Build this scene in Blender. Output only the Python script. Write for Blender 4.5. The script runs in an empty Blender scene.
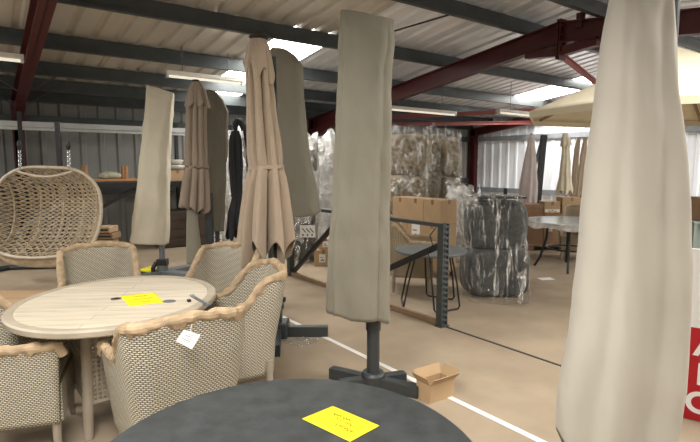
import bpy, bmesh, math, random
from mathutils import Vector, Matrix, noise

random.seed(7)
SC = bpy.context.scene
COL = SC.collection
PI = math.pi
rad = math.radians

# ------------------------------------------------------------------ camera
CAMZ = 1.6
FPX = 500.0
PITCH = rad(6.39)
YAW = rad(36.7)
FH = Vector((math.sin(YAW), math.cos(YAW), 0))
RT = Vector((math.cos(YAW), -math.sin(YAW), 0))
ZZ = Vector((0, 0, 1))
FW = FH * math.cos(PITCH) - ZZ * math.sin(PITCH)
UP = FH * math.sin(PITCH) + ZZ * math.cos(PITCH)
CAM = Vector((0, 0, CAMZ))
cd = bpy.data.cameras.new('camera')
cam = bpy.data.objects.new('camera', cd)
COL.objects.link(cam)
cam.location = CAM
cam.rotation_euler = (PI / 2 - PITCH, 0, -YAW)
cd.sensor_width = 36
cd.lens = 36 * FPX / 700
cd.clip_start = 0.02
SC.camera = cam


def ray(px, py):
    return FW * FPX + RT * (px - 350) + UP * (221 - py)


def W(px, py, z=0.0):
    """place on the level z seen at a point of the photograph"""
    r = ray(px, py)
    return CAM + r * ((z - CAMZ) / r.z)


def D(px, py, d):
    """place at distance d ahead of the camera"""
    r = ray(px, py)
    return CAM + r * (d / r.dot(FH))


def V(lat, dep, z=0.0):
    return RT * lat + FH * dep + ZZ * z


# ------------------------------------------------------------------ materials
def mat(name, color, rough=0.6, metal=0.0, var=0.0, vscale=8.0, bump=0.0, bscale=60.0, stretch=None, color2=None, spec=0.5, sheen=0.0):
    m = bpy.data.materials.new(name)
    m.use_nodes = True
    nt = m.node_tree
    N, L = nt.nodes, nt.links
    b = N['Principled BSDF']
    b.inputs['Base Color'].default_value = (*color, 1)
    b.inputs['Roughness'].default_value = rough
    b.inputs['Metallic'].default_value = metal
    b.inputs['Specular IOR Level'].default_value = spec
    if sheen:
        b.inputs['Sheen Weight'].default_value = sheen
    tc = N.new('ShaderNodeTexCoord')
    src = tc.outputs['Object']
    if stretch:
        mp = N.new('ShaderNodeMapping')
        mp.inputs['Scale'].default_value = stretch
        L.new(src, mp.inputs['Vector'])
        src = mp.outputs['Vector']
    if var > 0 or color2:
        nz = N.new('ShaderNodeTexNoise')
        nz.inputs['Scale'].default_value = vscale
        nz.inputs['Detail'].default_value = 5
        L.new(src, nz.inputs['Vector'])
        cr = N.new('ShaderNodeValToRGB')
        cr.color_ramp.elements[0].position = 0.3
        cr.color_ramp.elements[1].position = 0.7
        c2 = color2 or tuple(c * (1 + var) for c in color)
        c1 = color if color2 else tuple(c * (1 - var) for c in color)
        cr.color_ramp.elements[0].color = (*c1, 1)
        cr.color_ramp.elements[1].color = (*c2, 1)
        L.new(nz.outputs['Fac'], cr.inputs['Fac'])
        L.new(cr.outputs['Color'], b.inputs['Base Color'])
    if bump > 0:
        nb = N.new('ShaderNodeTexNoise')
        nb.inputs['Scale'].default_value = bscale
        nb.inputs['Detail'].default_value = 4
        L.new(src, nb.inputs['Vector'])
        bp = N.new('ShaderNodeBump')
        bp.inputs['Strength'].default_value = bump
        bp.inputs['Distance'].default_value = 0.01
        L.new(nb.outputs['Fac'], bp.inputs['Height'])
        L.new(bp.outputs['Normal'], b.inputs['Normal'])
    return m


def wicker_mat(name, c1, c2, dark, bw=0.021, rh=0.0105):
    """plaited strands: staggered lens-shaped bumps, UV in metres"""
    m = bpy.data.materials.new(name)
    m.use_nodes = True
    N, L = m.node_tree.nodes, m.node_tree.links
    b = N['Principled BSDF']
    b.inputs['Roughness'].default_value = 0.5
    tc = N.new('ShaderNodeTexCoord')
    sp = N.new('ShaderNodeSeparateXYZ')
    L.new(tc.outputs['UV'], sp.inputs[0])

    def math_(op, x, y=None):
        n_ = N.new('ShaderNodeMath')
        n_.operation = op
        for i, v in enumerate((x, y)):
            if v is None:
                continue
            if isinstance(v, (int, float)):
                n_.inputs[i].default_value = v
            else:
                L.new(v, n_.inputs[i])
        return n_.outputs[0]
    v = math_('DIVIDE', sp.outputs['Y'], rh)
    row = math_('FLOOR', v)
    par = math_('MULTIPLY', math_('MODULO', row, 2.0), 0.5)
    u = math_('ADD', math_('DIVIDE', sp.outputs['X'], bw), par)
    su = math_('POWER', math_('ABSOLUTE', math_('SINE', math_('MULTIPLY', u, PI))), 0.45)
    sv = math_('POWER', math_('ABSOLUTE', math_('SINE', math_('MULTIPLY', v, PI))), 0.7)
    h = math_('MULTIPLY', su, sv)
    nz = N.new('ShaderNodeTexNoise')
    nz.inputs['Scale'].default_value = 45
    L.new(tc.outputs['UV'], nz.inputs['Vector'])
    mx = N.new('ShaderNodeMix')
    mx.data_type = 'RGBA'
    mx.inputs['A'].default_value = (*c1, 1)
    mx.inputs['B'].default_value = (*c2, 1)
    L.new(nz.outputs['Fac'], mx.inputs['Factor'])
    cr = N.new('ShaderNodeMapRange')
    cr.inputs['From Min'].default_value = 0.30
    cr.inputs['From Max'].default_value = 0.80
    L.new(h, cr.inputs['Value'])
    m2 = N.new('ShaderNodeMix')
    m2.data_type = 'RGBA'
    m2.inputs['A'].default_value = (*dark, 1)
    L.new(cr.outputs[0], m2.inputs['Factor'])
    L.new(mx.outputs['Result'], m2.inputs['B'])
    L.new(m2.outputs['Result'], b.inputs['Base Color'])
    bp = N.new('ShaderNodeBump')
    bp.inputs['Strength'].default_value = 0.8
    bp.inputs['Distance'].default_value = 0.005
    L.new(h, bp.inputs['Height'])
    L.new(bp.outputs['Normal'], b.inputs['Normal'])
    return m


def wood_mat(name, c1, c2, seam, ang=0.0, bw=1.6, rh=0.09):
    m = bpy.data.materials.new(name)
    m.use_nodes = True
    N, L = m.node_tree.nodes, m.node_tree.links
    b = N['Principled BSDF']
    b.inputs['Roughness'].default_value = 0.5
    tc = N.new('ShaderNodeTexCoord')
    mp = N.new('ShaderNodeMapping')
    mp.inputs['Rotation'].default_value = (0, 0, ang)
    L.new(tc.outputs['Object'], mp.inputs['Vector'])
    br = N.new('ShaderNodeTexBrick')
    br.inputs['Scale'].default_value = 1
    br.inputs['Brick Width'].default_value = bw
    br.inputs['Row Height'].default_value = rh
    br.inputs['Mortar Size'].default_value = 0.0022
    br.inputs['Color1'].default_value = (*c1, 1)
    br.inputs['Color2'].default_value = (*c2, 1)
    br.inputs['Mortar'].default_value = (*seam, 1)
    L.new(mp.outputs['Vector'], br.inputs['Vector'])
    mp2 = N.new('ShaderNodeMapping')
    mp2.inputs['Scale'].default_value = (2.0, 34.0, 10.0)
    L.new(mp.outputs['Vector'], mp2.inputs['Vector'])
    nz = N.new('ShaderNodeTexNoise')
    nz.inputs['Scale'].default_value = 1.6
    nz.inputs['Detail'].default_value = 6
    L.new(mp2.outputs['Vector'], nz.inputs['Vector'])
    mx = N.new('ShaderNodeMix')
    mx.data_type = 'RGBA'
    mx.blend_type = 'MULTIPLY'
    mx.inputs['Factor'].default_value = 0.75
    cr = N.new('ShaderNodeValToRGB')
    cr.color_ramp.elements[0].position = 0.3
    cr.color_ramp.elements[0].color = (0.74, 0.70, 0.65, 1)
    cr.color_ramp.elements[1].position = 0.68
    cr.color_ramp.elements[1].color = (1.1, 1.08, 1.05, 1)
    L.new(nz.outputs['Fac'], cr.inputs['Fac'])
    L.new(br.outputs['Color'], mx.inputs['A'])
    L.new(cr.outputs['Color'], mx.inputs['B'])
    L.new(mx.outputs['Result'], b.inputs['Base Color'])
    return m


def wrap_mat(name, clear=0.55, tint=(0.8, 0.8, 0.78), scale=9.0, stretch=(1, 1, 0.45), dif=0.35, ramp=(0.38, 0.62, None, None)):
    m = bpy.data.materials.new(name)
    m.use_nodes = True
    N, L = m.node_tree.nodes, m.node_tree.links
    N.remove(N['Principled BSDF'])
    out = N['Material Output']
    tc = N.new('ShaderNodeTexCoord')
    mp = N.new('ShaderNodeMapping')
    mp.inputs['Scale'].default_value = stretch
    L.new(tc.outputs['Object'], mp.inputs['Vector'])
    nz = N.new('ShaderNodeTexNoise')
    nz.inputs['Scale'].default_value = scale
    nz.inputs['Detail'].default_value = 7
    nz.inputs['Roughness'].default_value = 0.65
    nz.inputs['Distortion'].default_value = 1.2
    L.new(mp.outputs['Vector'], nz.inputs['Vector'])
    bp = N.new('ShaderNodeBump')
    bp.inputs['Strength'].default_value = 1.0
    bp.inputs['Distance'].default_value = 0.06
    L.new(nz.outputs['Fac'], bp.inputs['Height'])
    gl = N.new('ShaderNodeBsdfGlossy')
    gl.inputs['Roughness'].default_value = 0.16
    gl.inputs['Color'].default_value = (*tint, 1)
    L.new(bp.outputs['Normal'], gl.inputs['Normal'])
    df = N.new('ShaderNodeBsdfDiffuse')
    df.inputs['Color'].default_value = (*tint, 1)
    L.new(bp.outputs['Normal'], df.inputs['Normal'])
    tr = N.new('ShaderNodeBsdfTransparent')
    tr.inputs['Color'].default_value = (0.93, 0.93, 0.92, 1)
    m1 = N.new('ShaderNodeMixShader')
    m1.inputs[0].default_value = dif
    L.new(gl.outputs[0], m1.inputs[1])
    L.new(df.outputs[0], m1.inputs[2])
    cr = N.new('ShaderNodeValToRGB')
    cr.color_ramp.elements[0].position = ramp[0]
    cr.color_ramp.elements[0].color = ((1 - clear * 0.55) if ramp[2] is None else ramp[2],) * 3 + (1,)
    cr.color_ramp.elements[1].position = ramp[1]
    cr.color_ramp.elements[1].color = (max(0.0, 1 - clear * 1.25) if ramp[3] is None else ramp[3],) * 3 + (1,)
    L.new(nz.outputs['Fac'], cr.inputs['Fac'])
    m2 = N.new('ShaderNodeMixShader')
    L.new(cr.outputs['Color'], m2.inputs[0])
    L.new(tr.outputs[0], m2.inputs[1])
    L.new(m1.outputs[0], m2.inputs[2])
    L.new(m2.outputs[0], out.inputs['Surface'])
    return m


def emit_mat(name, color, strength):
    m = bpy.data.materials.new(name)
    m.use_nodes = True
    b = m.node_tree.nodes['Principled BSDF']
    b.inputs['Base Color'].default_value = (*color, 1)
    b.inputs['Emission Color'].default_value = (*color, 1)
    b.inputs['Emission Strength'].default_value = strength
    return m


def skylight_mat():
    m = bpy.data.materials.new('translucent roof sheet')
    m.use_nodes = True
    N, L = m.node_tree.nodes, m.node_tree.links
    N.remove(N['Principled BSDF'])
    e = N.new('ShaderNodeEmission')
    e.inputs['Color'].default_value = (1.0, 0.965, 0.91, 1)
    e.inputs['Strength'].default_value = SKYLIGHT
    L.new(e.outputs[0], N['Material Output'].inputs['Surface'])
    return m


SKYLIGHT = 17.0
M = {}
M['carpet'] = mat('beige carpet', (0.335, 0.268, 0.192), 0.95, var=0.12, vscale=2.3, bump=0.35, bscale=320, spec=0.15)
M['roof'] = mat('cream roof sheet', (0.68, 0.64, 0.575), 0.34, 0.25, var=0.12, vscale=1.2)
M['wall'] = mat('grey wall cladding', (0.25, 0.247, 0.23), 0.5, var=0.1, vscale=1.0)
M['roof_daylit'] = mat('roof sheet with daylight in colour', (0.88, 0.90, 0.95), 0.28, 0.25, var=0.15, vscale=1.5)  # same roofing, whitened in colour to stand for reflected daylight on the right
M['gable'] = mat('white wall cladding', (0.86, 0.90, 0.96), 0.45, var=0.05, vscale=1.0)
M['red'] = mat('red oxide paint', (0.075, 0.012, 0.012), 0.45, var=0.15, vscale=3)
M['red2'] = mat('pale red paint', (0.27, 0.07, 0.06), 0.5, var=0.12, vscale=3)
M['galv'] = mat('galvanised steel', (0.068, 0.078, 0.079), 0.45, 0.25, var=0.15, vscale=5)
M['girt'] = mat('pale galvanised girt', (0.30, 0.32, 0.35), 0.4, 0.2, var=0.1)
M['galv_light'] = mat('bright galvanised steel', (0.42, 0.43, 0.42), 0.4, 0.3, var=0.1, vscale=5)
M['dark_metal'] = mat('anthracite powder coat', (0.040, 0.046, 0.047), 0.42, 0.1, bump=0.05, bscale=200)
M['black'] = mat('black paint', (0.012, 0.012, 0.013), 0.45)
M['steel'] = mat('grey blue steel', (0.18, 0.20, 0.21), 0.4, 0.3, var=0.1)
M['chrome'] = mat('chrome', (0.6, 0.6, 0.6), 0.22, 1.0)
M['white_paint'] = mat('white line paint', (0.72, 0.70, 0.66), 0.7, var=0.08, vscale=6)
M['seam'] = mat('dark carpet joint', (0.05, 0.04, 0.03), 0.9)
M['taupe'] = mat('grey taupe polyester', (0.205, 0.188, 0.140), 0.72, var=0.05, vscale=3, bump=0.18, bscale=24, sheen=0.15)
M['sand'] = mat('pale sand polyester', (0.43, 0.397, 0.335), 0.66, var=0.04, vscale=3, bump=0.16, bscale=16, sheen=0.15)
M['cream_cover'] = mat('cream polyester', (0.62, 0.565, 0.44), 0.7, var=0.05, vscale=3, bump=0.2, bscale=22)
M['beige'] = mat('beige canopy fabric', (0.355, 0.275, 0.198), 0.85, var=0.05, vscale=4, bump=0.12, bscale=40, sheen=0.2)
M['mauve'] = mat('dull beige canopy fabric', (0.27, 0.212, 0.158), 0.85, var=0.05, vscale=4, bump=0.12, bscale=40)
M['olive'] = mat('olive taupe fabric', (0.13, 0.118, 0.085), 0.8, var=0.06, vscale=4, bump=0.15, bscale=30)
M['navy'] = mat('near black fabric', (0.014, 0.015, 0.018), 0.8, var=0.2, bump=0.15, bscale=40)
M['cream'] = mat('cream canopy fabric', (0.66, 0.60, 0.45), 0.85, var=0.04, bump=0.08, bscale=40)
M['pinkbeige'] = mat('pinkish beige fabric', (0.52, 0.45, 0.42), 0.85, var=0.05)
M['wicker'] = wicker_mat('greige wicker', (0.76, 0.70, 0.56), (0.58, 0.525, 0.40), (0.085, 0.07, 0.045))
M['wicker_pale'] = wicker_mat('pale wicker', (0.62, 0.52, 0.36), (0.50, 0.41, 0.28), (0.14, 0.10, 0.06), 0.05, 0.012)
M['rattan'] = mat('cream rattan cord', (0.50, 0.44, 0.34), 0.6, var=0.12, vscale=20)
M['rattan_brown'] = mat('brown rattan cord', (0.43, 0.35, 0.24), 0.6, var=0.25, vscale=14)
M['kraft'] = mat('brown kraft paper', (0.385, 0.28, 0.17), 0.75, var=0.25, vscale=16, bump=0.6, bscale=26)
M['card'] = mat('cardboard', (0.43, 0.295, 0.165), 0.8, var=0.06, vscale=5)
M['card_dark'] = mat('dark cardboard', (0.27, 0.165, 0.092), 0.8, var=0.08, vscale=5)
M['card_in'] = mat('cardboard inner', (0.48, 0.33, 0.185), 0.85, var=0.05, vscale=5)
M['tape'] = mat('brown packing tape', (0.25, 0.135, 0.06), 0.35)
M['white_paper'] = mat('white paper', (0.75, 0.74, 0.71), 0.7)
M['black_print'] = mat('black print', (0.02, 0.02, 0.02), 0.7)
M['grey_print'] = mat('grey print', (0.28, 0.28, 0.27), 0.7)
M['yellow'] = mat('bright yellow paper', (0.90, 0.80, 0.008), 0.65, var=0.02)
M['ink'] = mat('dark olive ink', (0.20, 0.16, 0.01), 0.7)
M['wood_top'] = wood_mat('weathered plank', (0.65, 0.59, 0.485), (0.58, 0.525, 0.425), (0.33, 0.285, 0.215), ang=rad(-6))
M['wood_rim'] = mat('weathered wood rim', (0.40, 0.345, 0.265), 0.55, var=0.12, vscale=6)
M['post'] = mat('greige table frame', (0.33, 0.28, 0.215), 0.55, var=0.1)
M['slate'] = mat('dark slate top', (0.034, 0.038, 0.039), 0.5, var=0.3, vscale=14, bump=0.05, bscale=90)
M['glass_grey'] = mat('grey glass top', (0.22, 0.25, 0.245), 0.2, var=0.08)
M['wrap'] = wrap_mat('clear plastic film', 0.84, (0.95, 0.95, 0.93), 8, (1, 1, 0.5), 0.3, (0.36, 0.50, 0.7, 0.07))
M['wrap_white'] = wrap_mat('milky plastic film', 0.36, (0.93, 0.93, 0.91), 8, (1, 1, 0.6), 0.5)
M['wrap_dark'] = wrap_mat('shiny stretch film', 0.92, (0.97, 0.99, 1.0), 15, (1, 1, 0.16), 0.12, (0.36, 0.48, 0.85, 0.06))
M['bundle_tan'] = mat('tan wicker mass', (0.235, 0.185, 0.115), 0.7, var=0.5, vscale=14, bump=0.6, bscale=50)
M['bundle_dark'] = mat('dark grey wicker mass', (0.055, 0.06, 0.06), 0.6, var=0.3, vscale=20, bump=0.5, bscale=70)
M['bundle_grey'] = mat('grey wicker mass', (0.16, 0.15, 0.135), 0.7, var=0.4, vscale=18, bump=0.5, bscale=60)
M['orange_wood'] = mat('orange pine', (0.42, 0.21, 0.085), 0.55, var=0.15, vscale=5, stretch=(1, 1, 6))
M['timber'] = mat('brown timber', (0.27, 0.175, 0.10), 0.7, var=0.2, vscale=5)
M['dark_timber'] = mat('dark stained timber', (0.06, 0.04, 0.026), 0.6, var=0.2, vscale=5)
M['ceramic'] = mat('pale ceramic', (0.58, 0.56, 0.5), 0.35, var=0.08)
M['green_cloth'] = mat('green and white cloth', (0.22, 0.25, 0.13), 0.9, color2=(0.55, 0.5, 0.42), vscale=9)
M['sign_red'] = mat('red sign print', (0.42, 0.004, 0.012), 0.4)
M['sign_white'] = mat('white sign board', (0.78, 0.78, 0.76), 0.4)
M['lamp_body'] = mat('white enamel', (0.66, 0.64, 0.56), 0.5)
M['tube'] = emit_mat('lit fluorescent tube', (1.0, 0.95, 0.82), 0.42)
M['skylight'] = skylight_mat()
M['green_grey'] = mat('green grey shelf', (0.30, 0.36, 0.33), 0.6)


# ------------------------------------------------------------------ mesh tools
class MB:
    def __init__(self):
        self.bm = bmesh.new()
        self.uv = self.bm.loops.layers.uv.new('UVMap')

    def quad(self, vs, uvs=None):
        try:
            f = self.bm.faces.new(vs)
        except ValueError:
            return
        f.smooth = True
        if uvs:
            for l, u in zip(f.loops, uvs):
                l[self.uv].uv = u
        return f

    def box(self, c, s, rz=0.0, bevel=0.0, mtx=None):
        m = mtx or (Matrix.Translation(Vector(c)) @ Matrix.Rotation(rz, 4, 'Z'))
        r = bmesh.ops.create_cube(self.bm, size=1.0)
        vs = r['verts']
        for v in vs:
            v.co = Vector((v.co.x * s[0], v.co.y * s[1], v.co.z * s[2]))
        if bevel > 0:
            es = list({e for v in vs for e in v.link_edges})
            rb = bmesh.ops.bevel(self.bm, geom=es, offset=bevel, segments=2, profile=0.5, affect='EDGES')
            vs = list(set(rb['verts']) | {v for v in vs if v.is_valid})
        for v in vs:
            v.co = m @ v.co
        return self

    def bar(self, a, b, w, h, up=ZZ, bevel=0.0):
        a, b = Vector(a), Vector(b)
        d = (b - a)
        L = d.length
        d.normalize()
        side = d.cross(Vector(up))
        if side.length < 1e-4:
            side = d.cross(Vector((1, 0, 0)))
        side.normalize()
        u = side.cross(d)
        m = Matrix((d, side, u)).transposed().to_4x4()
        m.translation = (a + b) / 2
        return self.box(None, (L, w, h), mtx=m, bevel=bevel)

    def tube(self, pts, r, seg=10, closed=False, cap=True):
        pts = [Vector(p) for p in pts]
        n = len(pts)
        rs = r if isinstance(r, (list, tuple)) else [r] * n
        rings = []
        pu = None
        for i in range(n):
            if closed:
                t = pts[(i + 1) % n] - pts[i - 1]
            else:
                t = pts[min(i + 1, n - 1)] - pts[max(i - 1, 0)]
            t.normalize()
            if pu is None:
                pu = t.cross(ZZ)
                if pu.length < 1e-3:
                    pu = t.cross(Vector((1, 0, 0)))
            u = pu - t * pu.dot(t)
            u.normalize()
            pu = u
            w = t.cross(u)
            rings.append([self.bm.verts.new(pts[i] + (u * math.cos(2 * PI * k / seg) + w * math.sin(2 * PI * k / seg)) * rs[i]) for k in range(seg)])
        for i in range(n if closed else n - 1):
            A, B = rings[i], rings[(i + 1) % n]
            for k in range(seg):
                self.quad((A[k], A[(k + 1) % seg], B[(k + 1) % seg], B[k]))
        if cap and not closed:
            self.quad(rings[0][::-1])
            self.quad(rings[-1])
        return self

    def lathe(self, prof, seg=40, c=(0, 0, 0), sx=1.0, sy=1.0):
        c = Vector(c)
        rings = []
        for (r, z) in prof:
            if r < 1e-6:
                rings.append([self.bm.verts.new(c + Vector((0, 0, z)))])
            else:
                rings.append([self.bm.verts.new(c + Vector((r * sx * math.cos(2 * PI * k / seg), r * sy * math.sin(2 * PI * k / seg), z))) for k in range(seg)])
        for A, B in zip(rings, rings[1:]):
            if len(A) == 1 and len(B) == 1:
                continue
            for k in range(seg):
                k2 = (k + 1) % seg
                if len(A) == 1:
                    self.quad((A[0], B[k], B[k2]))
                elif len(B) == 1:
                    self.quad((A[k], A[k2], B[0]))
                else:
                    self.quad((A[k], A[k2], B[k2], B[k]))
        return self

    def grid(self, P, UV=None, closed_u=False):
        """P[i][j] points, i across (u), j along (v)"""
        vs = [[self.bm.verts.new(p) for p in row] for row in P]
        n = len(vs)
        for i in range(n if closed_u else n - 1):
            i2 = (i + 1) % n
            for j in range(len(vs[0]) - 1):
                uvs = None
                if UV:
                    iu = i2 if i2 else n
                    ua = UV[i]
                    ub = UV[i2] if i2 else UV[-1]
                    uvs = (ua[j], ub[j], ub[j + 1], ua[j + 1])
                self.quad((vs[i][j], vs[i2][j], vs[i2][j + 1], vs[i][j + 1]), uvs)
        return vs

    def build(self, name, m, parent=None, flat=None, loc=None, rz=0.0, mods=None):
        bmesh.ops.recalc_face_normals(self.bm, faces=self.bm.faces[:])
        me = bpy.data.meshes.new(name)
        self.bm.to_mesh(me)
        self.bm.free()
        if isinstance(m, str):
            m = M[m]
        me.materials.append(m)
        o = bpy.data.objects.new(name, me)
        COL.objects.link(o)
        if parent:
            o.parent = parent
        if loc is not None:
            o.location = loc
        o.rotation_euler[2] = rz
        if flat is None:
            flat = len(me.polygons) < 400
        if flat:
            for p in me.polygons:
                p.use_smooth = False
        else:
            me.set_sharp_from_angle(angle=rad(40))
        return o


def solid(o, t, offset=0):
    s = o.modifiers.new('thick', 'SOLIDIFY')
    s.thickness = t
    s.offset = offset
    return o


def thing(name, label, cat, loc=(0, 0, 0), rz=0.0, group=None):
    o = bpy.data.objects.new(name, None)
    COL.objects.link(o)
    o.empty_display_size = 0.1
    o.location = loc
    o.rotation_euler = (0, 0, rz)
    o['label'] = label
    o['category'] = cat
    if group:
        o['group'] = group
    return o


def tag(o, label, cat, group=None):
    o['label'] = label
    o['category'] = cat
    if group:
        o['group'] = group
    return o


TR = [0]


def struct(o):
    o['kind'] = 'structure'
    return o


def trim(mb, m, **k):
    TR[0] += 1
    return struct(mb.build('trim_%d' % TR[0], m, **k))


def copy_tree(o, parent=None):
    c = o.copy()
    COL.objects.link(c)
    if parent:
        c.parent = parent
    for ch in list(o.children):
        copy_tree(ch, c)
    return c


# ------------------------------------------------------------------ building shell
YE, YA, XG = 11.0, 4.16, 13.2          # eave wall, ridge line, gable wall
YS = YA - (YE - YA)                      # the other eave
SL = 0.132
X0 = -6.0


def roof_z(y):
    return 3.86 - SL * abs(y - YA)


def rib_profile(x0, x1, pitch, h):
    """(x, dz) points of a trapezoid profile"""
    pts = []
    k0 = math.floor(x0 / pitch)
    k1 = math.ceil(x1 / pitch)
    for k in range(int(k0), int(k1) + 1):
        b = k * pitch
        for dx, z in ((0, 0), (pitch * 0.60, 0), (pitch * 0.70, h), (pitch * 0.90, h)):
            x = b + dx
            if x0 - 1e-6 <= x <= x1 + 1e-6:
                pts.append((x, z))
    if pts[0][0] > x0 + 1e-4:
        pts.insert(0, (x0, 0))
    if pts[-1][0] < x1 - 1e-4:
        pts.append((x1, 0))
    return pts


def sheet(x0, x1, y0, y1):
    mb = MB()
    pr = rib_profile(x0, x1, 0.30, 0.038)
    ys = (y0, y1)
    mb.grid([[Vector((x, y, roof_z(y) + dz)) for y in ys] for x, dz in pr])
    return mb


nsheet = [0]


def roof(x0, x1, y0, y1):
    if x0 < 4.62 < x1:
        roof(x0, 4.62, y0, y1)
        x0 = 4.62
    struct(sheet(x0, x1, y0, y1).build('ceiling', 'roof' if x1 <= 4.63 else 'roof_daylit', flat=True))


def sky(x0, x1, y0, y1):
    nsheet[0] += 1
    struct(sheet(x0, x1, y0, y1).build('window_%d' % nsheet[0], 'skylight', flat=True))


# far slope with its rooflights
SKF = [(-3.2, -2.2, 5.2, 9.6), (3.74, 4.62, 6.5, 10.3), (11.2, 12.5, 6.2, 8.4)]
SKN_ADDED = [(-1.0, 0.2, -1.6, 2.6), (3.42, 4.62, -1.6, 1.4), (7.6, 8.8, -1.8, 0.6), (11.2, 12.4, -1.6, 2.6)]  # unseen rooflights on the near slope, added to brighten floor and roof
for SK, ya, yb in ((SKF, YA, YE + 0.15), (SKN_ADDED, YS - 0.15, YA)):
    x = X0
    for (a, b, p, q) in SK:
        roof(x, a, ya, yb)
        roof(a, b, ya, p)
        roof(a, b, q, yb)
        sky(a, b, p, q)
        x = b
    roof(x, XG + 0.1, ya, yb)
# small daylight gap sheet near the second frame
fl = MB()
fl.box(((X0 + XG) / 2, 4.0, -0.05), (XG - X0 + 0.4, 15.0, 0.1))
struct(fl.build('floor', 'carpet'))


def wall_sheet(p0, p1, ztop, name, m, pitch, h):
    """ribbed cladding from p0 to p1; ztop is a function of the point"""
    p0, p1 = Vector(p0), Vector(p1)
    d = p1 - p0
    L = d.length
    d.normalize()
    nrm = d.cross(ZZ)
    mb = MB()
    P = []
    for s, dz in rib_profile(0, L, pitch, h):
        q = p0 + d * s + nrm * dz
        zt = ztop(q)
        P.append([Vector((q.x, q.y, z)) for z in (0, zt * 0.5, zt)])
    mb.grid(P)
    return struct(mb.build(name, m, flat=True))


wall_sheet((XG, YE, 0), (X0, YE, 0), lambda q: roof_z(YE) + 0.045, 'wall_back', 'wall', 0.33, -0.035)
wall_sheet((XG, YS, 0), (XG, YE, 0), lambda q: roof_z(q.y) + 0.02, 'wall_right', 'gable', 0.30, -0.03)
wall_sheet((X0, YE, 0), (X0, 4.4, 0), lambda q: roof_z(q.y) + 0.02, 'wall_left', 'wall', 0.33, -0.035)  # stops short: unseen opening added to bring in light from the left


# the wall behind the camera, with an unseen opening added at right for daylight
wall_sheet((X0, YS, 0), (6.2, YS, 0), lambda q: roof_z(YS) + 0.02, 'wall_front', 'wall', 0.33, -0.035)
wall_sheet((12.4, YS, 0), (XG, YS, 0), lambda q: roof_z(YS) + 0.02, 'wall_front', 'wall', 0.33, -0.035)


# steel frame: columns, rafters, purlins, girts
def isec(mb, a, b, w, h, up=ZZ, t=0.018):
    """an I section between a and b (h along up)"""
    a, b = Vector(a), Vector(b)
    d = (b - a).normalized()
    side = d.cross(Vector(up)).normalized()
    u = side.cross(d)
    mb.bar(a, b, t, h, up)
    for s in (-1, 1):
        mb.bar(a + u * s * (h / 2 - t / 2), b + u * s * (h / 2 - t / 2), w, t, up)


FRAMES = (0.66, 6.9, XG - 0.15)
for xf in FRAMES:
    mb = MB()
    isec(mb, (xf, YE - 0.22, 0), (xf, YE - 0.22, 2.72), 0.17, 0.24, up=(0, 1, 0))
    trim(mb, 'red')
    mb = MB()
    isec(mb, (xf, YS + 0.22, 0), (xf, YS + 0.22, 2.72), 0.17, 0.24, up=(0, 1, 0))
    trim(mb, 'red')
    for s in (1, -1):
        ye = YA + s * (YE - YA - 0.1)
        h = 0.29 if xf < XG - 1 else 0.24
        zr = lambda y: roof_z(y) - 0.22 - h / 2
        mb = MB()
        isec(mb, (xf, ye, zr(ye)), (xf, YA, zr(YA)), 0.15, h)
        if xf < XG - 1:                        # haunch at the eave and the bolted plates at the apex
            mb.bar((xf, ye - s * 0.1, zr(ye) - 0.28), (xf, ye - s * 1.1, zr(ye - s * 1.1) - 0.12), 0.13, 0.16)
            mb.box((xf, YA + s * 0.02, zr(YA) - 0.10), (0.16, 0.02, 0.56))
            mb.bar((xf, YA + s * 0.05, zr(YA) - 0.27), (xf, YA + s * 0.55, zr(YA + s * 0.55) - 0.15), 0.12, 0.12)
            for k in range(4):
                for q in (-0.05, 0.05):
                    mb.box((xf + q, YA + s * 0.045, zr(YA) - 0.3 + k * 0.13), (0.03, 0.03, 0.03))
        trim(mb, 'red')
# stub above the apex that carries the ridge purlin
mb = MB()
mb.box((6.9, YA - 0.28, 3.60), (0.1, 0.08, 0.2))
trim(mb, 'red')

PUR = [YE - 0.05, 10.15, 9.2, 7.95, 6.4, 4.72]
PUR = PUR + [2 * YA - y for y in PUR]
for y in PUR:
    s = 1 if y > YA else -1
    z = roof_z(y) - 0.115
    mb = MB()
    mb.box(((X0 + XG) / 2, y, z), (XG - X0, 0.016, 0.20))
    mb.box(((X0 + XG) / 2, y + 0.035, z + 0.10), (XG - X0, 0.075, 0.014))
    mb.box(((X0 + XG) / 2, y - 0.035, z - 0.10), (XG - X0, 0.075, 0.014))
    mb.box(((X0 + XG) / 2, y - 0.068, z - 0.088), (XG - X0, 0.012, 0.03))
    trim(mb, 'galv')
for (z, x0_, x1_) in ((2.42, X0, XG), (1.1, X0, XG)):
    mb = MB()
    mb.box(((x0_ + x1_) / 2, YE - 0.08, z), (x1_ - x0_, 0.07, 0.16))
    trim(mb, 'galv')
for z, m in ((2.42, 'girt'), (0.82, 'girt')):
    mb = MB()
    mb.box((XG - 0.07, (YS + YE) / 2, z), (0.06, YE - YS, 0.14))
    trim(mb, m)


def brace(a, b, m='red2', w=0.09):
    mb = MB()
    a, b = Vector(a), Vector(b)
    mb.bar(a, b, w, 0.012)
    mb.bar(a + Vector((0, 0, -w / 2)), b + Vector((0, 0, -w / 2)), 0.012, w)
    return trim(mb, m)


brace((6.95, 4.3, 3.32), (13.1, 6.15, 3.14))
brace((6.95, 4.0, 3.36), (13.1, 2.2, 3.2), 'red')
brace((6.95, 9.9, 2.72), (13.1, 6.25, 3.1))
brace((6.95, 10.6, 2.62), (13.0, 8.6, 2.86))
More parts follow.
